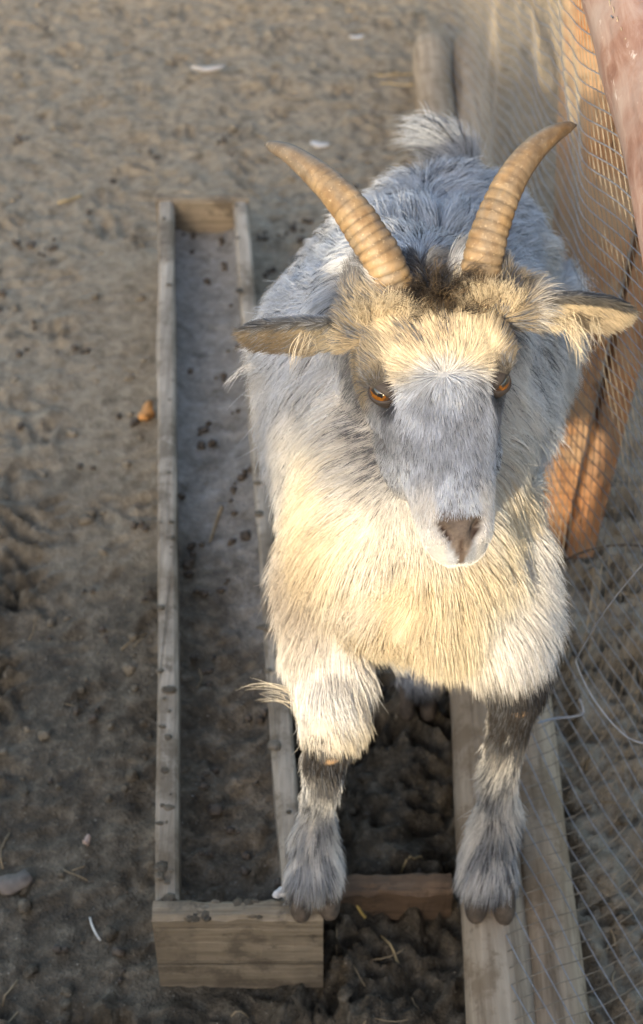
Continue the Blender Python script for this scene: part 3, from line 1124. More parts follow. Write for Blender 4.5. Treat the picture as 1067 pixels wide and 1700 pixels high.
    # ---- head
    hz_ = sstep(-0.135, -0.10, w) * sstep(-0.125, -0.105, u) * sstep(0.085, 0.070, av) * sstep(0.25, 0.16, hd)
    whorl = hp(-0.004, 0.0, 0.004)
    fd = l_ * (np.clip(v / 0.045, -1, 1) * 0.75)[:, None] + f_ * np.clip((u + 0.004) / 0.022, -1, 1)[:, None]
    up_f = sstep(0.0, -0.03, u)
    sidef = sstep(-0.03, -0.06, w)
    fd = fd * (1 - sidef[:, None]) + (-n_ * 0.9 + f_ * 0.25 + np.array((0, 0, -0.3))) * sidef[:, None]
    crown = sstep(-0.052, -0.080, u)
    fd = fd * (1 - crown[:, None]) + (-f_ * 0.3 + n_ * 0.35 + l_ * (np.sign(v) * 0.25)[:, None] + np.array((0, 0, 0.1))) * crown[:, None]
    Lf = np.interp(u, [-0.11, -0.075, -0.045, -0.02, 0.0, 0.03, 0.08, 0.11, 0.128], [0.026, 0.021, 0.018, 0.016, 0.013, 0.0115, 0.0100, 0.007, 0.003])
    Lf = Lf * (1 - sidef) + np.interp(u, [-0.1, 0, 0.05, 0.1, 0.13], [0.020, 0.015, 0.011, 0.008, 0.005]) * sidef
    # colours of the face
    cf = lerp(GREY * 1.30, GREY * 1.90, sstep(0.36, 0.66, fbm(p, 60, 3, 161)))
    ds = 0.09 + 0.16 * sstep(0.45, 0.6, fine) + 0.18 * sstep(0.022, 0.040, av) * sstep(0.0, 0.03, u)
    dsk = np.exp(-((v / 0.008) ** 2)) * sstep(0.01, 0.04, u) * sstep(0.11, 0.07, u)
    band = sstep(0.004, -0.010, u + 0.006 * np.cos(v * 60)) * sstep(-0.085, -0.070, u)
    cb_ = lerp(CREAM * 1.1, BROWN * 2.1, sstep(0.50, 0.68, fine) * 0.5)
    cf = lerp(cf, cb_, band)
    ds = ds * (1 - band) + (0.07 + 0.22 * sstep(0.48, 0.64, fine) * sstep(-0.012, -0.03, u)) * band
    temple = sstep(0.036, 0.050, av) * sstep(0.016, -0.005, u)
    cf = lerp(cf, BROWN * 0.9, temple * 0.65)
    ds = ds + 0.34 * temple
    mid = np.exp(-(v / 0.021) ** 2) * sstep(-0.034, -0.052, u)
    cf = lerp(cf, BROWN * 0.6, mid * 0.95)
    ds = ds + 0.30 * mid
    crn = sstep(-0.085, -0.105, u) * sstep(0.03, 0.0, -w - 0.03)
    back_ = sstep(-0.055, -0.075, w) * sstep(-0.03, -0.06, u)
    crn = np.maximum(sstep(-0.088, -0.104, u), back_)
    cf = lerp(cf, MIDG * 0.9, crn * 0.8)
    ds = ds + 0.25 * crn
    for ec, en, s in EYES:
        de = np.linalg.norm(p - ec, axis=1)
        ring = np.exp(-((de - 0.012) / 0.007) ** 2)
        low = np.exp(-(((u - 0.028) / 0.016) ** 2 + ((v - s * 0.044) / 0.010) ** 2))
        cf = lerp(cf, MIDG * 0.5, np.clip(ring * 0.8 + low * 0.6, 0, 1))
        Lf = np.where(de < 0.022, np.minimum(Lf, 0.0045 + 0.008 * sstep(0.012, 0.022, de)), Lf)
        away = sstep(0.024, 0.014, de)
        fd = fd * (1 - away[:, None]) + nrm(p - ec - en * 0.01) * away[:, None]
    lip = sstep(0.062, 0.090, u) * sstep(0.0135, 0.0180, av + 0.004 * sstep(0.10, 0.125, u)) + sstep(0.10, 0.118, u) * sstep(-0.026, -0.032, w)
    lip = np.clip(lip, 0, 1)
    cf = lerp(cf, WHITE * 1.08, lip)
    ds = ds * (1 - lip) + 0.02 * lip
    jaw = sstep(-0.055, -0.08, w)
    cf = lerp(cf, lerp(WHITE * 0.9, GREY, sstep(0.02, -0.02, u)), jaw * (1 - crn) * 0.8)
    L = L * (1 - hz_) + Lf * hz_
    flow = flow * (1 - hz_[:, None]) + fd * hz_[:, None]
    col = lerp(col, cf, hz_)
    darkshare = darkshare * (1 - hz_) + ds * hz_
    lf = np.interp(u, [-0.08, -0.03, 0.02, 0.1], [0.62, 0.50, 0.30, 0.24])
    lift = lift * (1 - hz_) + lf * hz_
    wid = wid * (1 - hz_) + 0.00019 * hz_
    # dark hair on the side of the neck behind the cheek
    for s in (-1, 1):
        cq = hp(0.015, s * 0.070, -0.10)
        dk = np.exp(-(np.linalg.norm((p - cq), axis=1) / 0.032) ** 2) * (0.32 if s < 0 else 0.2)
        darkshare = darkshare + dk
    # ---- ears
    for e, s in zip(ears, (-1, 1)):
        q = p - e['a']
        t = (q @ e['d']) / e['L']
        rad = np.linalg.norm(q - (q @ e['d'])[:, None] * e['d'], axis=1)
        on = sstep(0.0, 0.10, t) * (rad < 0.032) * (t < 1.15)
        inner = sstep(-0.1, 0.25, nn @ e['o'])
        rim = sstep(0.60, 0.85, np.abs(q @ e['w']) / (e['width'] / 2 * np.interp(t, [0, 0.15, 0.4, 0.7, 0.88, 1.0], [0.55, 0.8, 1.0, 0.92, 0.72, 0.3])))
        fl_o = e['d'] * 1.0
        fl_i = e['d'] * 0.8 + np.array((0, 0, -0.35))
        flow = flow * (1 - on[:, None]) + (fl_o + (fl_i - fl_o) * inner[:, None]) * on[:, None]
        L = L * (1 - on) + (0.0070 + 0.006 * inner) * on
        lift = lift * (1 - on) + (0.20 + 0.18 * inner) * on
        wid = wid * (1 - on) + 0.00017 * on
        c_out = lerp(np.tile(GREY * 1.1, (N, 1)), MIDG * 0.6, sstep(0.45, 0.9, t + 0.3 * (fine - 0.5)))
        c_in = lerp(np.tile(CREAM * (0.6 if s < 0 else 1.0), (N, 1)), BROWN * (0.8 if s < 0 else 1.8), sstep(0.12, 0.6, t) * (0.8 if s < 0 else 0.35))  # goat's right ear: shade on its inside is put into the hair colour
        ce = lerp(c_out, c_in, inner)
        ce = lerp(ce, MIDG * 0.35, np.clip(rim * (np.sign(q @ CU) > 0) * 0.9 + sstep(0.93, 1.0, t) * 0.7, 0, 1))
        col = lerp(col, ce, on)
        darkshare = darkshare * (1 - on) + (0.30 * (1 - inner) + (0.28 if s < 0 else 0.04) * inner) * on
    # ---- bare skin
    dens = np.ones(N)
    pad = sstep(0.098, 0.104, u + 0.30 * np.maximum(0, 0.012 - av) * 0 - 0.0) * sstep(0.0200, 0.0175, av + np.maximum(u - 0.106, 0) * 0.50) * sstep(-0.038, -0.034, w) * (hd < 0.2)
    dens = dens * (1 - pad)
    for ec, en, s in EYES:
        dens = dens * sstep(0.0098, 0.0112, np.linalg.norm(p - ec, axis=1))
    return L, flow, lift, wid, col, np.clip(darkshare, 0, 0.9), dens, pad, hz_


L_, fl_, li_, wi_, co_, ds_, de_, pad_, hz_v = coat(P, Nn)
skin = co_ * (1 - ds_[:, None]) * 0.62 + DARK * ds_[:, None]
frk = sstep(0.66, 0.74, vnoise(P, 900, 301))
skin = lerp(skin, np.array((0.165, 0.130, 0.105)), pad_)
skin = lerp(skin, np.array((0.05, 0.042, 0.038)), pad_ * frk * 0.45)
u, v, w = hloc(P)
for s in (-1, 1):
    du, dv = (u - 0.1165), (v - s * 0.0122)
    a = -math.radians(31) * s
    q1, q2 = du * math.cos(a) + dv * math.sin(a), -du * math.sin(a) + dv * math.cos(a)
    k = np.exp(-((q1 / 0.0090) ** 2 + (q2 / 0.0028) ** 2) ** 2) * headz * (w > -0.035)
    skin = lerp(skin, np.array((0.030, 0.014, 0.010)), k)
skin = lerp(skin, np.array((0.06, 0.035, 0.025)), np.exp(-(v / 0.0015) ** 2) * sstep(0.120, 0.126, u) * headz)
ml = np.exp(-((w - mouth_w) / 0.002) ** 2) * sstep(0.085, 0.105, u) * headz
skin = lerp(skin, np.array((0.06, 0.045, 0.035)), ml)
for k_ in ('front_right', 'front_left'):                    # bald callus on each knee
    kn = np.array(legs[k_][3][0]) + (0.004, -0.026, -0.006)
    cal = sstep(0.013, 0.008, np.linalg.norm((P - kn) * (1, 0.7, 0.8), axis=1))
    skin = lerp(skin, np.array((0.42, 0.27, 0.15)), cal)
CALLUS = [np.array(legs[k_][3][0]) + (0.004, -0.026, -0.006) for k_ in ('front_right', 'front_left')]

goat = empty('goat', (0.09, 1.10, 0.0))
tag(goat, 'grey and cream long haired goat with two horns, front hooves raised on wood', 'goat')
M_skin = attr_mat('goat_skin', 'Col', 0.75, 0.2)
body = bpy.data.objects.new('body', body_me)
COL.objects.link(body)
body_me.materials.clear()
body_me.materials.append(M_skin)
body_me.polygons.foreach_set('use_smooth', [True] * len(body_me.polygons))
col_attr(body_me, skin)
put(body, goat)

# ---------------------------------------------------------------- coat of hair
body_me.calc_loop_triangles()
nt_ = len(body_me.loop_triangles)
tri = np.empty(nt_ * 3, np.int32)
body_me.loop_triangles.foreach_get('vertices', tri)
tri = tri.reshape(-1, 3)
ta = np.linalg.norm(np.cross(P[tri[:, 1]] - P[tri[:, 0]], P[tri[:, 2]] - P[tri[:, 0]]), axis=1) / 2
cen = P[tri].mean(1)
Lt = L_[tri].mean(1)
dt = de_[tri].mean(1)
# short coat is dense, long coat sparser; the belly and the far side a little thinner
rate = np.interp(Lt, [0.004, 0.010, 0.02, 0.035, 0.05, 0.08], [1.8e6, 1.4e6, 6.5e5, 3.7e5, 2.7e5, 2.7e5]) * HAIR
rate = rate * np.where(cen[:, 1] > 1.45, 0.7, 1.0)
bel = (Nn[tri].mean(1)[:, 2] < -0.6) & (cen[:, 1] > 1.05)
rate = np.where(bel, rate * 0.35, rate)
wgt = ta * rate * dt
NS = int(wgt.sum())


def sample(n):
    f = rng.choice(nt_, n, p=wgt / wgt.sum())
    r1, r2 = np.sqrt(rng.random(n)), rng.random(n)
    b = np.stack([1 - r1, r1 * (1 - r2), r1 * r2], -1)
    pos = (P[tri[f]] * b[:, :, None]).sum(1)
    nn = nrm((Nn[tri[f]] * b[:, :, None]).sum(1))
    return pos, nn


K = 6


def grow(p, nn, jit):
    n = len(p)
    L, flow, lift, wid, col, ds, dens, pad, hz = coat(p, nn)
    flow = nrm(flow)
    tg = nrm(flow - nn * (flow * nn).sum(1, keepdims=True) * 0.9)
    # waves that turn whole locks aside, and a little disorder of the single hair
    wv = np.stack([vnoise(p, 16, 201), vnoise(p, 16, 207), vnoise(p, 16, 211)], -1) - 0.5
    wv2 = np.stack([vnoise(p, 55, 221), vnoise(p, 55, 227), vnoise(p, 55, 231)], -1) - 0.5
    lw = np.interp(L, [0.012, 0.04], [0.55, 1.05])[:, None]
    tg = nrm(tg + wv * lw + wv2 * lw * 0.5 + rng.normal(0, jit, (n, 3)))
    L = L * (0.45 + 0.75 * rng.random(n) ** 0.7) * (0.8 + 0.4 * vnoise(p, 30, 241))
    g = np.array((0, 0, -1.0))
    grav = np.interp(L, [0.008, 0.03, 0.06], [0.0, 0.30, 0.75])
    pts = np.empty((n, K, 3))
    pts[:, 0] = p - nn * 0.001
    x = pts[:, 0]
    for k in range(1, K):
        s = (k - 0.5) / (K - 1)
        d = nn * (lift * (1.35 - 1.1 * s))[:, None] + tg * (0.75 + 0.35 * s) + g * (grav * s * s * 1.6)[:, None]
        d = nrm(d)
        x = x + d * (L / (K - 1))[:, None]
        pts[:, k] = x
    return pts, L, wid, col, ds


gp, gn = sample(max(NS // 9, 50))
gpts, *_ = grow(gp, gn, 0.07)
kd = kdtree.KDTree(len(gp))
for i, c in enumerate(gp):
    kd.insert(c, i)
kd.balance()
hpnt, hn = sample(NS)
keep = np.ones(len(hpnt), bool)
for c in CALLUS:
    keep &= np.linalg.norm((hpnt - c) * (1, 0.7, 0.8), axis=1) > 0.011
hpnt, hn = hpnt[keep], hn[keep]
pts, Ls, wid, col, ds = grow(hpnt, hn, 0.11)
near_i = np.array([kd.find(c)[1] for c in hpnt])
g = gpts[near_i]
off = hpnt - g[:, 0]
s_ = np.linspace(0, 1, K)
tight = (0.10 + 0.48 * rng.random(len(hpnt))) * np.interp(Ls, [0.006, 0.02, 0.05], [0.35, 0.65, 0.75])
f_cl = (s_ ** 1.3)[None, :] * tight[:, None]
target = g + off[:, None, :] * (1 - 0.75 * s_)[None, :, None]
target = target + (pts[:, :1] - target[:, :1])* (1 - s_)[None, :, None]
pts = pts * (1 - f_cl[:, :, None]) + target * f_cl[:, :, None]
# a few stray hairs stand off the outline
stray = rng.random(len(hpnt)) < 0.025
amp = (Ls * 0.22 * rng.random(len(hpnt)) * stray)[:, None, None]
pts = pts + rng.normal(0, 1, (len(hpnt), 1, 3)) * amp * (s_ ** 2)[None, :, None]
# colour: pale and dark hairs mixed by locks
nl = len(hpnt)
lock = 0.55 * rng.random(len(gp))[near_i] + 0.45 * rng.random(nl)
isdark = lock < ds * 0.95 + 0.02
lockb = rng.random(len(gp))[near_i]
hc = col * (0.62 + 0.34 * rng.random(nl) + 0.34 * lockb)[:, None]
fc_ = np.where(wid < 0.00022, 2.0, 1.0)[isdark][:, None]
hc[isdark] = (MIDG * 0.25 + rng.random((isdark.sum(), 1)) * MIDG * 0.6) * fc_
hc = np.clip(hc, 0.006, 0.82)
rad = (wid[:, None] * np.interp(s_, [0, 0.5, 0.85, 1.0], [0.8, 1.0, 0.55, 0.06])[None, :]) * (0.75 + 0.5 * rng.random((nl, 1)))


def hair_object(name, pts, rad, cols, mat, parent):
    n, k = pts.shape[:2]
    hcv = bpy.data.hair_curves.new(name)
    hcv.add_curves([k] * n)
    hcv.attributes['position'].data.foreach_set('vector', pts.astype(np.float32).ravel())
    ra = hcv.attributes.get('radius') or hcv.attributes.new('radius', 'FLOAT', 'POINT')
    ra.data.foreach_set('value', rad.astype(np.float32).ravel())
    ca = hcv.attributes.new('Col', 'FLOAT_COLOR', 'CURVE')
    c = np.ones((n, 4), np.float32)
    c[:, :3] = cols
    ca.data.foreach_set('color', c.ravel())
    hcv.materials.append(mat)
    o = bpy.data.objects.new(name, hcv)
    COL.objects.link(o)
    put(o, parent)
    return o


def hair_mat(name):
    m, nt, N, L, b = new_mat(name)
    a = N.new('ShaderNodeAttribute')
    a.attribute_name = 'Col'
    hi = N.new('ShaderNodeHairInfo')
    # hair is a little darker at the root pigment and bleached towards the tip
    c = mixc(nt, ramp(nt, hi.outputs['Intercept'], [(0.0, (0.45,) * 3), (0.5, (0,) * 3)]), a.outputs['Color'], mixc(nt, 1.0, a.outputs['Color'], (0.78, 0.72, 0.66), 'MULTIPLY'))
    L.new(c, b.inputs['Base Color'])
    b.inputs['Roughness'].default_value = 0.5
    b.inputs['Specular IOR Level'].default_value = 0.28
    tr = N.new('ShaderNodeBsdfTranslucent')
    L.new(c, tr.inputs['Color'])
    mx = N.new('ShaderNodeMixShader')
    mx.inputs[0].default_value = 0.28
    L.new(b.outputs[0], mx.inputs[1])
    L.new(tr.outputs[0], mx.inputs[2])
    L.new(mx.outputs[0], N['Material Output'].inputs['Surface'])
    return m


M_hair = hair_mat('goat_hair')
coat_o = hair_object('coat', pts, rad, hc, M_hair, goat)
coat_o['kind'] = 'stuff'
print('hairs', nl, 'verts', nvt)

# long single locks: inside the ears, under them, off the knee
ll_p, ll_r, ll_c = [], [], []


def lock_of(root, tip, n, spread, r, c, sag=0.2):
    root, tip = np.asarray(root, float), np.asarray(tip, float)
    for i in range(n):
        a = root + rng.normal(0, spread, 3)
        b = tip + rng.normal(0, spread * 1.3, 3)
        s = np.linspace(0, 1, K)[:, None]
        mid_ = (a + b) / 2 + rng.normal(0, 0.004, 3) + np.array((0, 0, 1)) * np.linalg.norm(b - a) * sag
        ll_p.append((1 - s) ** 2 * a + 2 * s * (1 - s) * mid_ + s ** 2 * b)
        ll_r.append(r * np.array([1, 1, 0.9, 0.7, 0.5, 0.15]))
        ll_c.append(np.asarray(c) * (0.75 + 0.4 * rng.random()))


lock_of(at(945, 538, 1.245), at(966, 598, 1.235), 26, 0.0035, 0.00026, CREAM * 1.1)
lock_of(at(950, 536, 1.245), at(960, 575, 1.235), 22, 0.004, 0.00026, CREAM * 1.05)
lock_of(at(985, 536, 1.25), at(996, 572, 1.24), 12, 0.003, 0.00024, CREAM * 0.9)
lock_of(at(915, 535, 1.245), at(940, 555, 1.24), 10, 0.003, 0.00024, CREAM * 1.0)
lock_of(at(500, 552, 1.24), at(484, 616, 1.235), 9, 0.0016, 0.00024, CREAM * 1.05)
lock_of(at(520, 556, 1.24), at(505, 590, 1.235), 12, 0.003, 0.00022, CREAM * 0.9)
lock_of(at(490, 1150, 1.44), at(405, 1143, 1.46), 7, 0.003, 0.0003, CREAM * 1.0)
lock_of(at(480, 1165, 1.44), at(432, 1160, 1.46), 9, 0.004, 0.0003, CREAM * 0.95)
lock_of(at(415, 610, 1.45), at(370, 645, 1.46), 8, 0.002, 0.0003, WHITE)
for sx, xs_, yb in ((-1, (596, 690), 512), (1, (770, 862), 490)):       # tufts standing over the horn roots
    for i in range(34):
        px = xs_[0] + (xs_[1] - xs_[0]) * rng.random()
        py = yb + 14 * rng.random() + (12 if abs(px - sum(xs_) / 2) > 30 else 0)
        lean_x = (px - sum(xs_) / 2) * 0.35 + rng.normal(0, 6)
        lock_of(at(px, py, 1.222), at(px + lean_x, py - 22 - 14 * rng.random(), 1.200), 16, 0.0022, 0.00017, lerp(CREAM[None] * 1.08, BROWN[None] * 0.8, np.array([0.25 * rng.random() + 0.6 * (abs(px - sum(xs_) / 2) > 36) * rng.random()]))[0], 0.12)
for i in range(60):                                                    # dark curls between the horns
    px, py = 735 + 42 * rng.normal(0, 0.6), 455 + 85 * rng.random()
    lock_of(at(px, py, 1.225), at(px + (px - 735) * 0.5 + rng.normal(0, 14), py - 26 + 26 * rng.random(), 1.192), 14, 0.0022, 0.00017, lerp(DARK[None] * 1.6, BROWN[None] * 1.3, np.array([rng.random() ** 2]))[0], 0.15)
lo = hair_object('long_locks', np.array(ll_p), np.array(ll_r), np.clip(np.array(ll_c), 0, .82), M_hair, goat)
lo['kind'] = 'stuff'

# ---------------------------------------------------------------- horns
def horn_mat():
    m, nt, N, L, b = new_mat('horn')
    a = N.new('ShaderNodeAttribute')
    a.attribute_name = 'Col'
    tc = N.new('ShaderNodeTexCoord')
    n2 = noise(nt, tc.outputs['Object'], 70, 5, 0.7)
    n3 = noise(nt, tc.outputs['Object'], 320, 3, 0.6)
    c = mixc(nt, ramp(nt, n2, [(0.35, (0.75,) * 3), (0.62, (0,) * 3)]), a.outputs['Color'], mixc(nt, 1.0, a.outputs['Color'], (0.62, 0.52, 0.42), 'MULTIPLY'))
    c = mixc(nt, ramp(nt, n3, [(0.60, (0,) * 3), (0.72, (0.5,) * 3)]), c, (0.36, 0.28, 0.18))
    L.new(c, b.inputs['Base Color'])
    b.inputs['Roughness'].default_value = 0.52
    b.inputs['Specular IOR Level'].default_value = 0.35
    bump(nt, b, mixc(nt, 0.5, n2, n3), 0.5, 0.0012)
    return m


M_horn = horn_mat()


def horn(name, pix, widths, depth, dark_tip, seed, label):
    n, seg = 150, 28
    C = np.array([at(px, py, d) for (px, py), d in zip(pix, depth)])
    Pp, Wd = smooth_path(C, n, [(wpx / FPX * d / 2,) for wpx, d in zip(widths, depth)])
    Wd = np.maximum(Wd[:, 0], 0.0008)
    t = np.linspace(0, 1, n)
    arc = np.r_[0, np.cumsum(np.linalg.norm(np.diff(Pp, axis=0), axis=1))]
    gap = 0.0075
    ph = arc / gap + 0.35 * vnoise(np.stack([arc * 60, arc * 0, arc * 0], -1), 1, seed)
    fr_ = ph - np.floor(ph)
    groove = np.exp(-((fr_ - 0.5) / 0.13) ** 2) * sstep(0.88, 0.25, t) * (0.5 + 0.5 * vnoise(np.stack([np.floor(ph), ph * 0, ph * 0], -1), 1.0, seed + 4))
    ang = np.linspace(0, 2 * math.pi, seg, endpoint=False)
    wob, cols = [], []
    for i in range(n):
        q = np.stack([np.cos(ang) * 1.5, np.sin(ang) * 1.5, np.full(seg, t[i] * 14)], -1)
        nz = fbm(q, 1.0, 3, seed)
        wob.append(0.93 * (1 + 0.06 * np.cos(2 * ang) + (nz - 0.5) * 0.16 - groove[i] * 0.085 * (0.5 + nz)))
        base = np.array((0.225, 0.155, 0.082))
        c = base * (0.55 + 0.9 * nz[:, None])
        gs = sstep(0.45, 0.62, fbm(q * (1, 1, 0.5) + 9, 1.3, 3, seed + 7))[:, None] * 0.55
        c = c * (1 - gs) + np.array((0.15, 0.125, 0.095)) * gs
        c = c * (1 - 0.60 * groove[i])
        k = sstep(dark_tip, 1.0, np.array([t[i]]))[0]
        c = c * (1 - k) + np.array((0.095, 0.085, 0.075)) * k
        k2 = sstep(0.965, 0.99, np.array([t[i]]))[0]
        c = c * (1 - k2) + np.array((0.04, 0.035, 0.03)) * k2
        cols.append(c)
    Vv, Ff = tube(Pp, Wd, seg, True, wob)
    o = mesh_obj(name, Vv, Ff, M_horn, goat)
    col_attr(o.data, np.clip(np.vstack(cols), 0, 1))
    if label:
        o['label'] = label
    return o


horn('horn', [(672, 520), (652, 475), (634, 430), (606, 384), (572, 336), (530, 294), (485, 258), (452, 243), (440, 240)], [66, 72, 71, 68, 61, 50, 35, 20, 5],
     [1.245, 1.228, 1.22, 1.22, 1.225, 1.24, 1.26, 1.28, 1.285], 0.42, 5, 'horn with a greyish dark tip')
horn('horn', [(790, 505), (795, 462), (803, 420), (820, 365), (845, 306), (880, 255), (915, 225), (942, 211), (956, 208)], [64, 70, 68, 63, 55, 46, 34, 20, 5],
     [1.245, 1.228, 1.22, 1.22, 1.225, 1.24, 1.26, 1.28, 1.285], 0.80, 9, 'golden horn curving out with a small dark point')

# ---------------------------------------------------------------- eyes
def eye_mat():
    m, nt, N, L, b = new_mat('eye')
    a = N.new('ShaderNodeAttribute')
    a.attribute_name = 'Col'
    L.new(a.outputs['Color'], b.inputs['Base Color'])
    b.inputs['Roughness'].default_value = 0.06
    b.inputs['Specular IOR Level'].default_value = 0.6
    b.inputs['Coat Weight'].default_value = 1.0
    b.inputs['Coat Roughness'].default_value = 0.02
    return m


M_eye = eye_mat()
M_lid = plain_mat('eyelid_skin', (0.040, 0.031, 0.026), 0.7, 0, 0.3, 300, 0.0004)
ER = 0.0130
for ec, en, s in EYES:
    ex = nrm(f_ * 0.52 - l_ * s * 0.85)                 # from outer to inner corner
    ex = nrm(ex - en * np.dot(ex, en))
    ey = np.cross(en, ex) * (1 if s > 0 else -1)
    if np.dot(ey, -f_ + np.array((0, 0, .3))) < 0:
        ey = -ey
    c = ec - en * 0.0042
    Ve, Fe = ball(c, ER, np.array([ex, ey, en]), 40, 40)
    o = mesh_obj('eye', Ve, Fe, M_eye, goat)
    q = (Ve - c) / ER
    a1, a2, a3 = q @ ex, q @ ey, q @ en
    rr = np.sqrt(a1 ** 2 + a2 ** 2)
    ang = np.arctan2(a2, a1)
    iris = np.array((0.19, 0.070, 0.008)) * (0.7 + 0.6 * vnoise(np.stack([ang * 6, rr * 6, rr * 0], -1), 1.0, 77))[:, None]
    cl = np.where((rr < 0.70)[:, None] & (a3 > 0)[:, None], iris, np.array((0.05, 0.03, 0.02)))
    cl = np.where(((rr > 0.62) & (rr < 0.76))[:, None], np.array((0.06, 0.03, 0.012)), cl)
    cl = np.where(((np.abs(a1) < 0.46) & (np.abs(a2) < 0.17))[:, None] & (a3 > 0)[:, None], np.array((0.008, 0.007, 0.007)), cl)
    col_attr(o.data, cl)
    # lids: two shells that leave an almond opening
    for nm, sg, op in (('upper_eyelid', 1, 9), ('lower_eyelid', -1, 27)):
        rows, cols_ = 8, 26
        VV_ = []
        for i in range(rows):
            for j in range(cols_):
                th = R_(-78 + 156 * j / (cols_ - 1))
                lim = R_(op) * math.cos(min(max(th / R_(62), -1), 1) * math.pi / 2)
                ph = lim + (R_(58 if sg > 0 else 46) - lim) * i / (rows - 1)
                ph *= sg
                rl_ = ER * (1.055 - 0.02 * (i == 0)) + 0.0005 * math.sin(math.pi * i / (rows - 1))
                d = en * math.cos(th) * math.cos(ph) + ex * math.sin(th) * math.cos(ph) + ey * math.sin(ph)
                VV_.append(c + d * rl_)
        VV_ = np.array(VV_)
        inn = c + (VV_ - c) * 0.90
        M2 = len(VV_)
        FF_ = []
        for i in range(rows - 1):
            for j in range(cols_ - 1):
                qd = (i * cols_ + j, i * cols_ + j + 1, (i + 1) * cols_ + j + 1, (i + 1) * cols_ + j)
                FF_.append(qd)
                FF_.append(tuple(M2 + z for z in qd[::-1]))
        for j in range(cols_ - 1):
            FF_.append((j, M2 + j, M2 + j + 1, j + 1))
        mesh_obj(nm, np.vstack([VV_, inn]), FF_, M_lid, o)

# ---------------------------------------------------------------- cloven hooves
M_hoof = plain_mat('hoof_horn', (0.075, 0.055, 0.038), 0.75, 0, 0.6, 110, 0.002)


def hoof(foot, yawd, sc, label=None):
    t = empty('hoof', Vector(foot))
    put(t, goat)
    if label:
        t['label'] = label
    ca, sa = math.cos(R_(yawd)), math.sin(R_(yawd))
    for s in (-1, 1):
        secs = []
        for z, fw, bk, hw, lean_ in ((0.0, -0.030, 0.020, 0.0115, 0.0), (0.004, -0.031, 0.021, 0.0122, 0), (0.014, -0.026, 0.019, 0.0118, 0), (0.026, -0.018, 0.016, 0.0108, 0), (0.036, -0.010, 0.014, 0.0095, 0)):
            cy, hy = (fw + bk) / 2 * sc, (bk - fw) / 2 * sc
            cx = s * (0.0130 + 0.0012 * (0.036 - z) / 0.036) * sc
            c = np.array((cx * ca - cy * sa, cx * sa + cy * ca, z * sc))
            a = np.array((ca, sa, 0)) * hw * sc
            b_ = np.array((-sa, ca, 0)) * hy
            secs.append((np.asarray(foot) + c, a, b_, 2.3))
        mesh_obj('claw', *loft(secs, 20), M_hoof, t)


hoof(foot_R, 4, 0.98)
hoof(foot_L, -3, 1.02)
hoof((0.115, 1.232, 0.0), 0, 0.95)
hoof((0.20, 1.412, 0.0), 0, 0.95)
# ================================================================== LITTER ON THE GROUND
from mathutils.bvhtree import BVHTree


def surf(obj):
    me = obj.data
    off = obj.matrix_local.translation if obj.parent is None else Vector(obj.location) + obj.parent.location
    vs_ = [v.co + off for v in me.vertices]
    return BVHTree.FromPolygons(vs_, [p.vertices[:] for p in me.polygons])


bv_g, bv_c = surf(ground), surf(crust)


def drop(x, y, in_trough=False):
    h = (bv_c if in_trough else bv_g).ray_cast(Vector((x, y, 0.5)), Vector((0, 0, -1)))
    return None if h[0] is None else h[0].z


def in_box(x, y):
    """inside the trough or under a pole"""
    t = (y - tr_nl[1]) / (tr_fl[1] - tr_nl[1])
    if -0.02 < t < 1.02:
        a, b = tr_nl[0] + (tr_fl[0] - tr_nl[0]) * t, tr_nr[0] + (tr_fr[0] - tr_nr[0]) * t
        if a - 0.012 < x < b + 0.012:
            return True
    return 0.12 < x < 0.30


r4 = np.random.default_rng(23)


def lump(c, r, flat, seed, nu=7, nv=5):
    a = r4.uniform(0, 6.28)
    ax = np.array([(math.cos(a), math.sin(a), 0), (-math.sin(a), math.cos(a), 0), (0, 0, 1)])
    V_, F_ = ball(c, (r * r4.uniform(0.8, 1.4), r * r4.uniform(0.7, 1.1), r * flat), ax, nu, nv)
    k = 0.72 + 0.56 * r4.random(len(V_))
    return np.asarray(c) + (V_ - c) * k[:, None], F_


clods, dung = [], []
for i in range(2600):
    x, y = r4.uniform(-0.9, 0.7), 0.5 + 2.7 * r4.random() ** 1.5
    if in_box(x, y):
        continue
    z = drop(x, y)
    r = 0.0014 + 0.0085 * r4.random() ** 5.0
    clods.append(lump((x, y, z + r * 0.2), r, 0.62, i))
cl = mesh_obj('soil_clods', *join(clods), M_soil)
cl['kind'] = 'stuff'
tag(cl, 'loose crumbs and clods of earth strewn over the trodden ground', 'soil')
col_attr(cl.data, np.c_[np.clip(np.interp([v.co.y for v in cl.data.vertices], [0.9, 1.9], [0.75, 0.1]), 0, 1), np.zeros(len(cl.data.vertices)), np.zeros(len(cl.data.vertices))])
for i in range(240):
    it = i < 40
    if it:
        t, q = r4.random(), r4.uniform(0.16, 0.84)
        a, b = nl2 + (fl2 - nl2) * t, nr2 + (fr2 - nr2) * t
        x, y = a[0] + (b[0] - a[0]) * q, a[1] + (b[1] - a[1]) * t * 0
        y = a[1]
    else:
        x, y = r4.uniform(-0.75, 0.12), r4.uniform(0.7, 2.6)
        if r4.random() < 0.5:
            x, y = r4.normal(-0.02, 0.05), r4.uniform(1.6, 2.3)
        if in_box(x, y):
            continue
    z = drop(x, y, it)
    if z is None:
        continue
    for k in range(1 + int(3 * r4.random())):
        xx, yy = x + r4.normal(0, 0.006), y + r4.normal(0, 0.007)
        zz = drop(xx, yy, it)
        if zz is None:
            continue
        r = r4.uniform(0.0022, 0.0065)
        dung.append(lump((xx, yy, zz + r * 0.55), r, 0.8, i))
du = mesh_obj('droppings', *join(dung), plain_mat('dung', (0.075, 0.058, 0.042), 0.85, 0, 0.6, 120, 0.001))
du['kind'] = 'stuff'
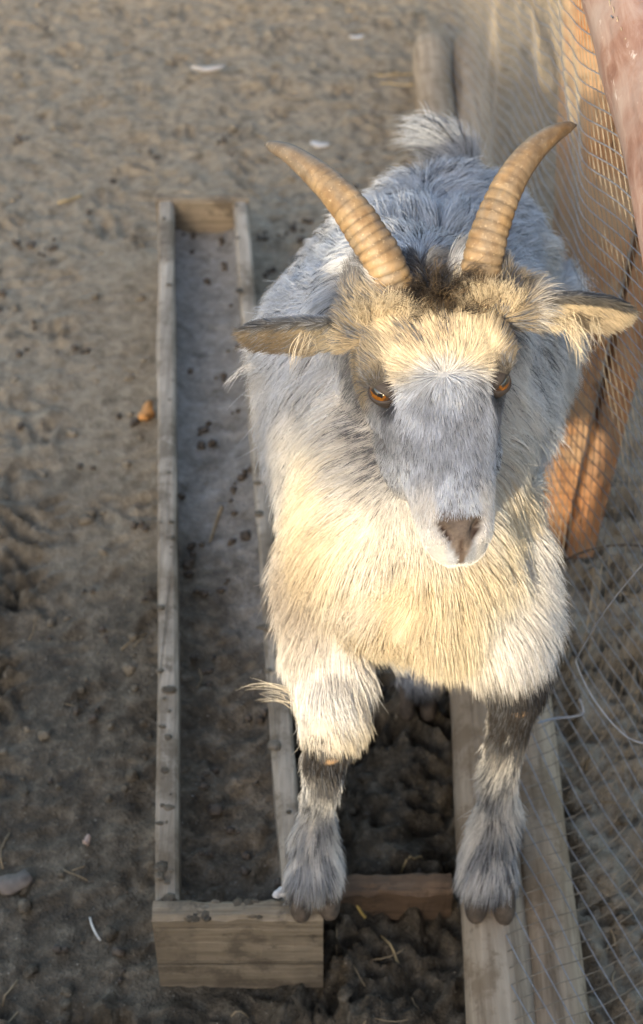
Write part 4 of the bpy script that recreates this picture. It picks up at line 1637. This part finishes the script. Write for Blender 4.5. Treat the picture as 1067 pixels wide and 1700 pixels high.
tag(du, 'dark droppings scattered in the trough and on the dirt', 'droppings')

# fine straw that nobody could count
M_straw = plain_mat('straw', (0.42, 0.31, 0.15), 0.7, 0, 0.35, 40, 0)
M_chaff = plain_mat('old_straw', (0.27, 0.20, 0.115), 0.8, 0, 0.4, 40, 0)


def stalk(p, a, L, r, bend, n=5):
    t = np.linspace(-0.5, 0.5, n)
    P_ = np.stack([p[0] + np.cos(a) * t * L - np.sin(a) * bend * (t * t) * L, p[1] + np.sin(a) * t * L + np.cos(a) * bend * (t * t) * L, np.zeros(n)], -1)
    for k in range(n):
        z = drop(P_[k, 0], P_[k, 1])
        P_[k, 2] = (z if z is not None else 0) + r * 1.2
    P_[:, 2] = np.maximum(P_[:, 2], np.linspace(P_[0, 2], P_[-1, 2], n))
    return tube(P_, r, 5)


chaff = []
for i in range(900):
    x, y = (r4.uniform(-0.9, 0.75), r4.uniform(0.5, 3.2))
    if r4.random() < 0.65:
        x, y = 0.30 + 0.42 * r4.random(), r4.uniform(0.45, 2.4)
    if in_box(x, y):
        continue
    chaff.append(stalk((x, y), r4.uniform(0, 6.28), r4.uniform(0.012, 0.05), r4.uniform(0.0005, 0.0011), r4.uniform(-0.5, 0.5)))
ch = mesh_obj('chaff', *join(chaff), M_chaff)
ch['kind'] = 'stuff'
tag(ch, 'old straw and chaff trodden into the ground beyond the wire mesh', 'straw')

# stalks one can point at
M_yellow = plain_mat('yellow_straw', (0.50, 0.36, 0.10), 0.6, 0, 0.25, 40, 0)
for (px, py), ang, L, r, lab, m in [((585, 1497), -52, 0.040, 0.0017, 'yellow straw stalk beside the hoof on the trough corner', M_yellow),
                                    ((650, 1572), -60, 0.050, 0.0013, 'pale straw stalk on dark soil between trough end and pole', M_straw),
                                    ((690, 1425), 40, 0.040, 0.0012, 'short straw stalk against the half buried board', M_straw),
                                    ((115, 325), 30, 0.045, 0.0022, 'thick straw stalk on dry dirt beyond the trough end', M_straw),
                                    ((655, 122), 8, 0.09, 0.0016, 'long straw stalk near the far end of the thick pole', M_straw),
                                    ((660, 140), -12, 0.07, 0.0014, 'straw stalk crossing another near the pole end', M_straw),
                                    ((155, 1540), -62, 0.030, 0.0013, 'thin white stalk on dark mud beside the trough end', plain_mat('white_stalk', (0.6, 0.58, 0.52), 0.6))]:
    g3 = at_z(px, py, 0.0)
    tag(mesh_obj('straw_stalk', *stalk(g3, R_(ang), L, r, 0.2, 8), m), lab, 'straw')


def sliver(name, px, py, L, W, H, ang, mat, lab, cat, seed):
    """flat irregular bit with thickness lying on the soil"""
    c = at_z(px, py, 0.0)
    z = drop(c[0], c[1])
    n = 14
    q = np.linspace(0, 2 * math.pi, n, endpoint=False)
    rr = 0.75 + 0.5 * np.random.default_rng(seed).random(n)
    x, y = np.cos(q) * L / 2 * rr, np.sin(q) * W / 2 * rr
    ca, sa = math.cos(R_(ang)), math.sin(R_(ang))
    X_, Y_ = c[0] + x * ca - y * sa, c[1] + x * sa + y * ca
    curl = H * 1.2 * (np.cos(q) ** 2)
    top = np.stack([X_, Y_, z + H + curl], -1)
    bot = np.stack([X_, Y_, z + H * 0.25 + curl * 0.7], -1)
    mid = np.array([(c[0], c[1], z + H * 1.25), (c[0], c[1], z)])
    V_ = np.vstack([top, bot, mid])
    F_ = []
    for k in range(n):
        j = (k + 1) % n
        F_ += [(k, j, 2 * n), (n + j, n + k, 2 * n + 1), (n + k, n + j, j, k)]
    return tag(mesh_obj(name, V_, F_, mat, None, True), lab, cat)


M_pale = plain_mat('pale_bark', (0.36, 0.34, 0.32), 0.8, 0, 0.3, 80, 0.001)
M_leaf = plain_mat('dry_leaf', (0.15, 0.12, 0.095), 0.7, 0, 0.35, 60, 0.001)
M_feather = plain_mat('white_feather', (0.46, 0.45, 0.44), 0.7, 0, 0.15, 80, 0.0005)
sliver('chip_or_sunspot', 345, 121, 0.065, 0.014, 0.006, 4, M_pale, 'pale bark chip on the dry dirt far beyond the trough', 'wood chip', 1)
sliver('dry_leaf', 22, 1464, 0.042, 0.026, 0.006, 20, M_leaf, 'curled grey brown leaf on the dark mud', 'leaf', 2)
sliver('feather', 592, 62, 0.030, 0.012, 0.003, 10, M_feather, 'small white feather on the dirt beside the far pole ends', 'feather', 3)
sliver('feather', 530, 241, 0.032, 0.016, 0.003, -15, M_feather, 'larger white feather on the dirt just beyond the far end of the trough', 'feather', 4)
sliver('pebble', 143, 1396, 0.010, 0.008, 0.006, 60, plain_mat('pink_pebble', (0.46, 0.34, 0.27), 0.7), 'tiny pinkish pebble on the dark mud beside the trough', 'pebble', 5)
sliver('chip_or_sunspot', 243, 690, 0.034, 0.020, 0.010, 80, plain_mat('sunspot_orange', (0.46, 0.22, 0.07), 0.7, 0, 0.5, 60, 0.001), 'orange bit standing in for a sunlit spot against the long side of the trough', 'wood chip', 6)  # orange colour stands in for a small patch of sunlight
tf = at_z(462, 1487, TZ + 0.004)
V_, F_ = join([lump(tf + (0.004 * q, 0.002 * q, 0.004), 0.006, 0.7, q) for q in range(3)])
tag(mesh_obj('down_tuft', V_, F_, M_feather), 'little white tuft on the trough end beside the hoof', 'tuft')
# twigs in the trough
def twig(pix, r, lab):
    P_ = smooth_path([at_z(px, py, 0.07) for px, py in pix], 14)
    for k in range(len(P_)):
        z = drop(P_[k, 0], P_[k, 1], True)
        P_[k, 2] = (z if z is not None else 0.065) + r * 0.9
    tag(mesh_obj('twig', *tube(P_, np.linspace(r, r * 0.5, len(P_)), 6), M_chaff), lab, 'twig')


twig([(368, 838), (358, 862), (348, 892)], 0.0026, 'short brown twig on the grey mud inside the trough')
twig([(330, 1100), (334, 1120), (326, 1140)], 0.0016, 'thin pale twig where the mud in the trough turns dark')
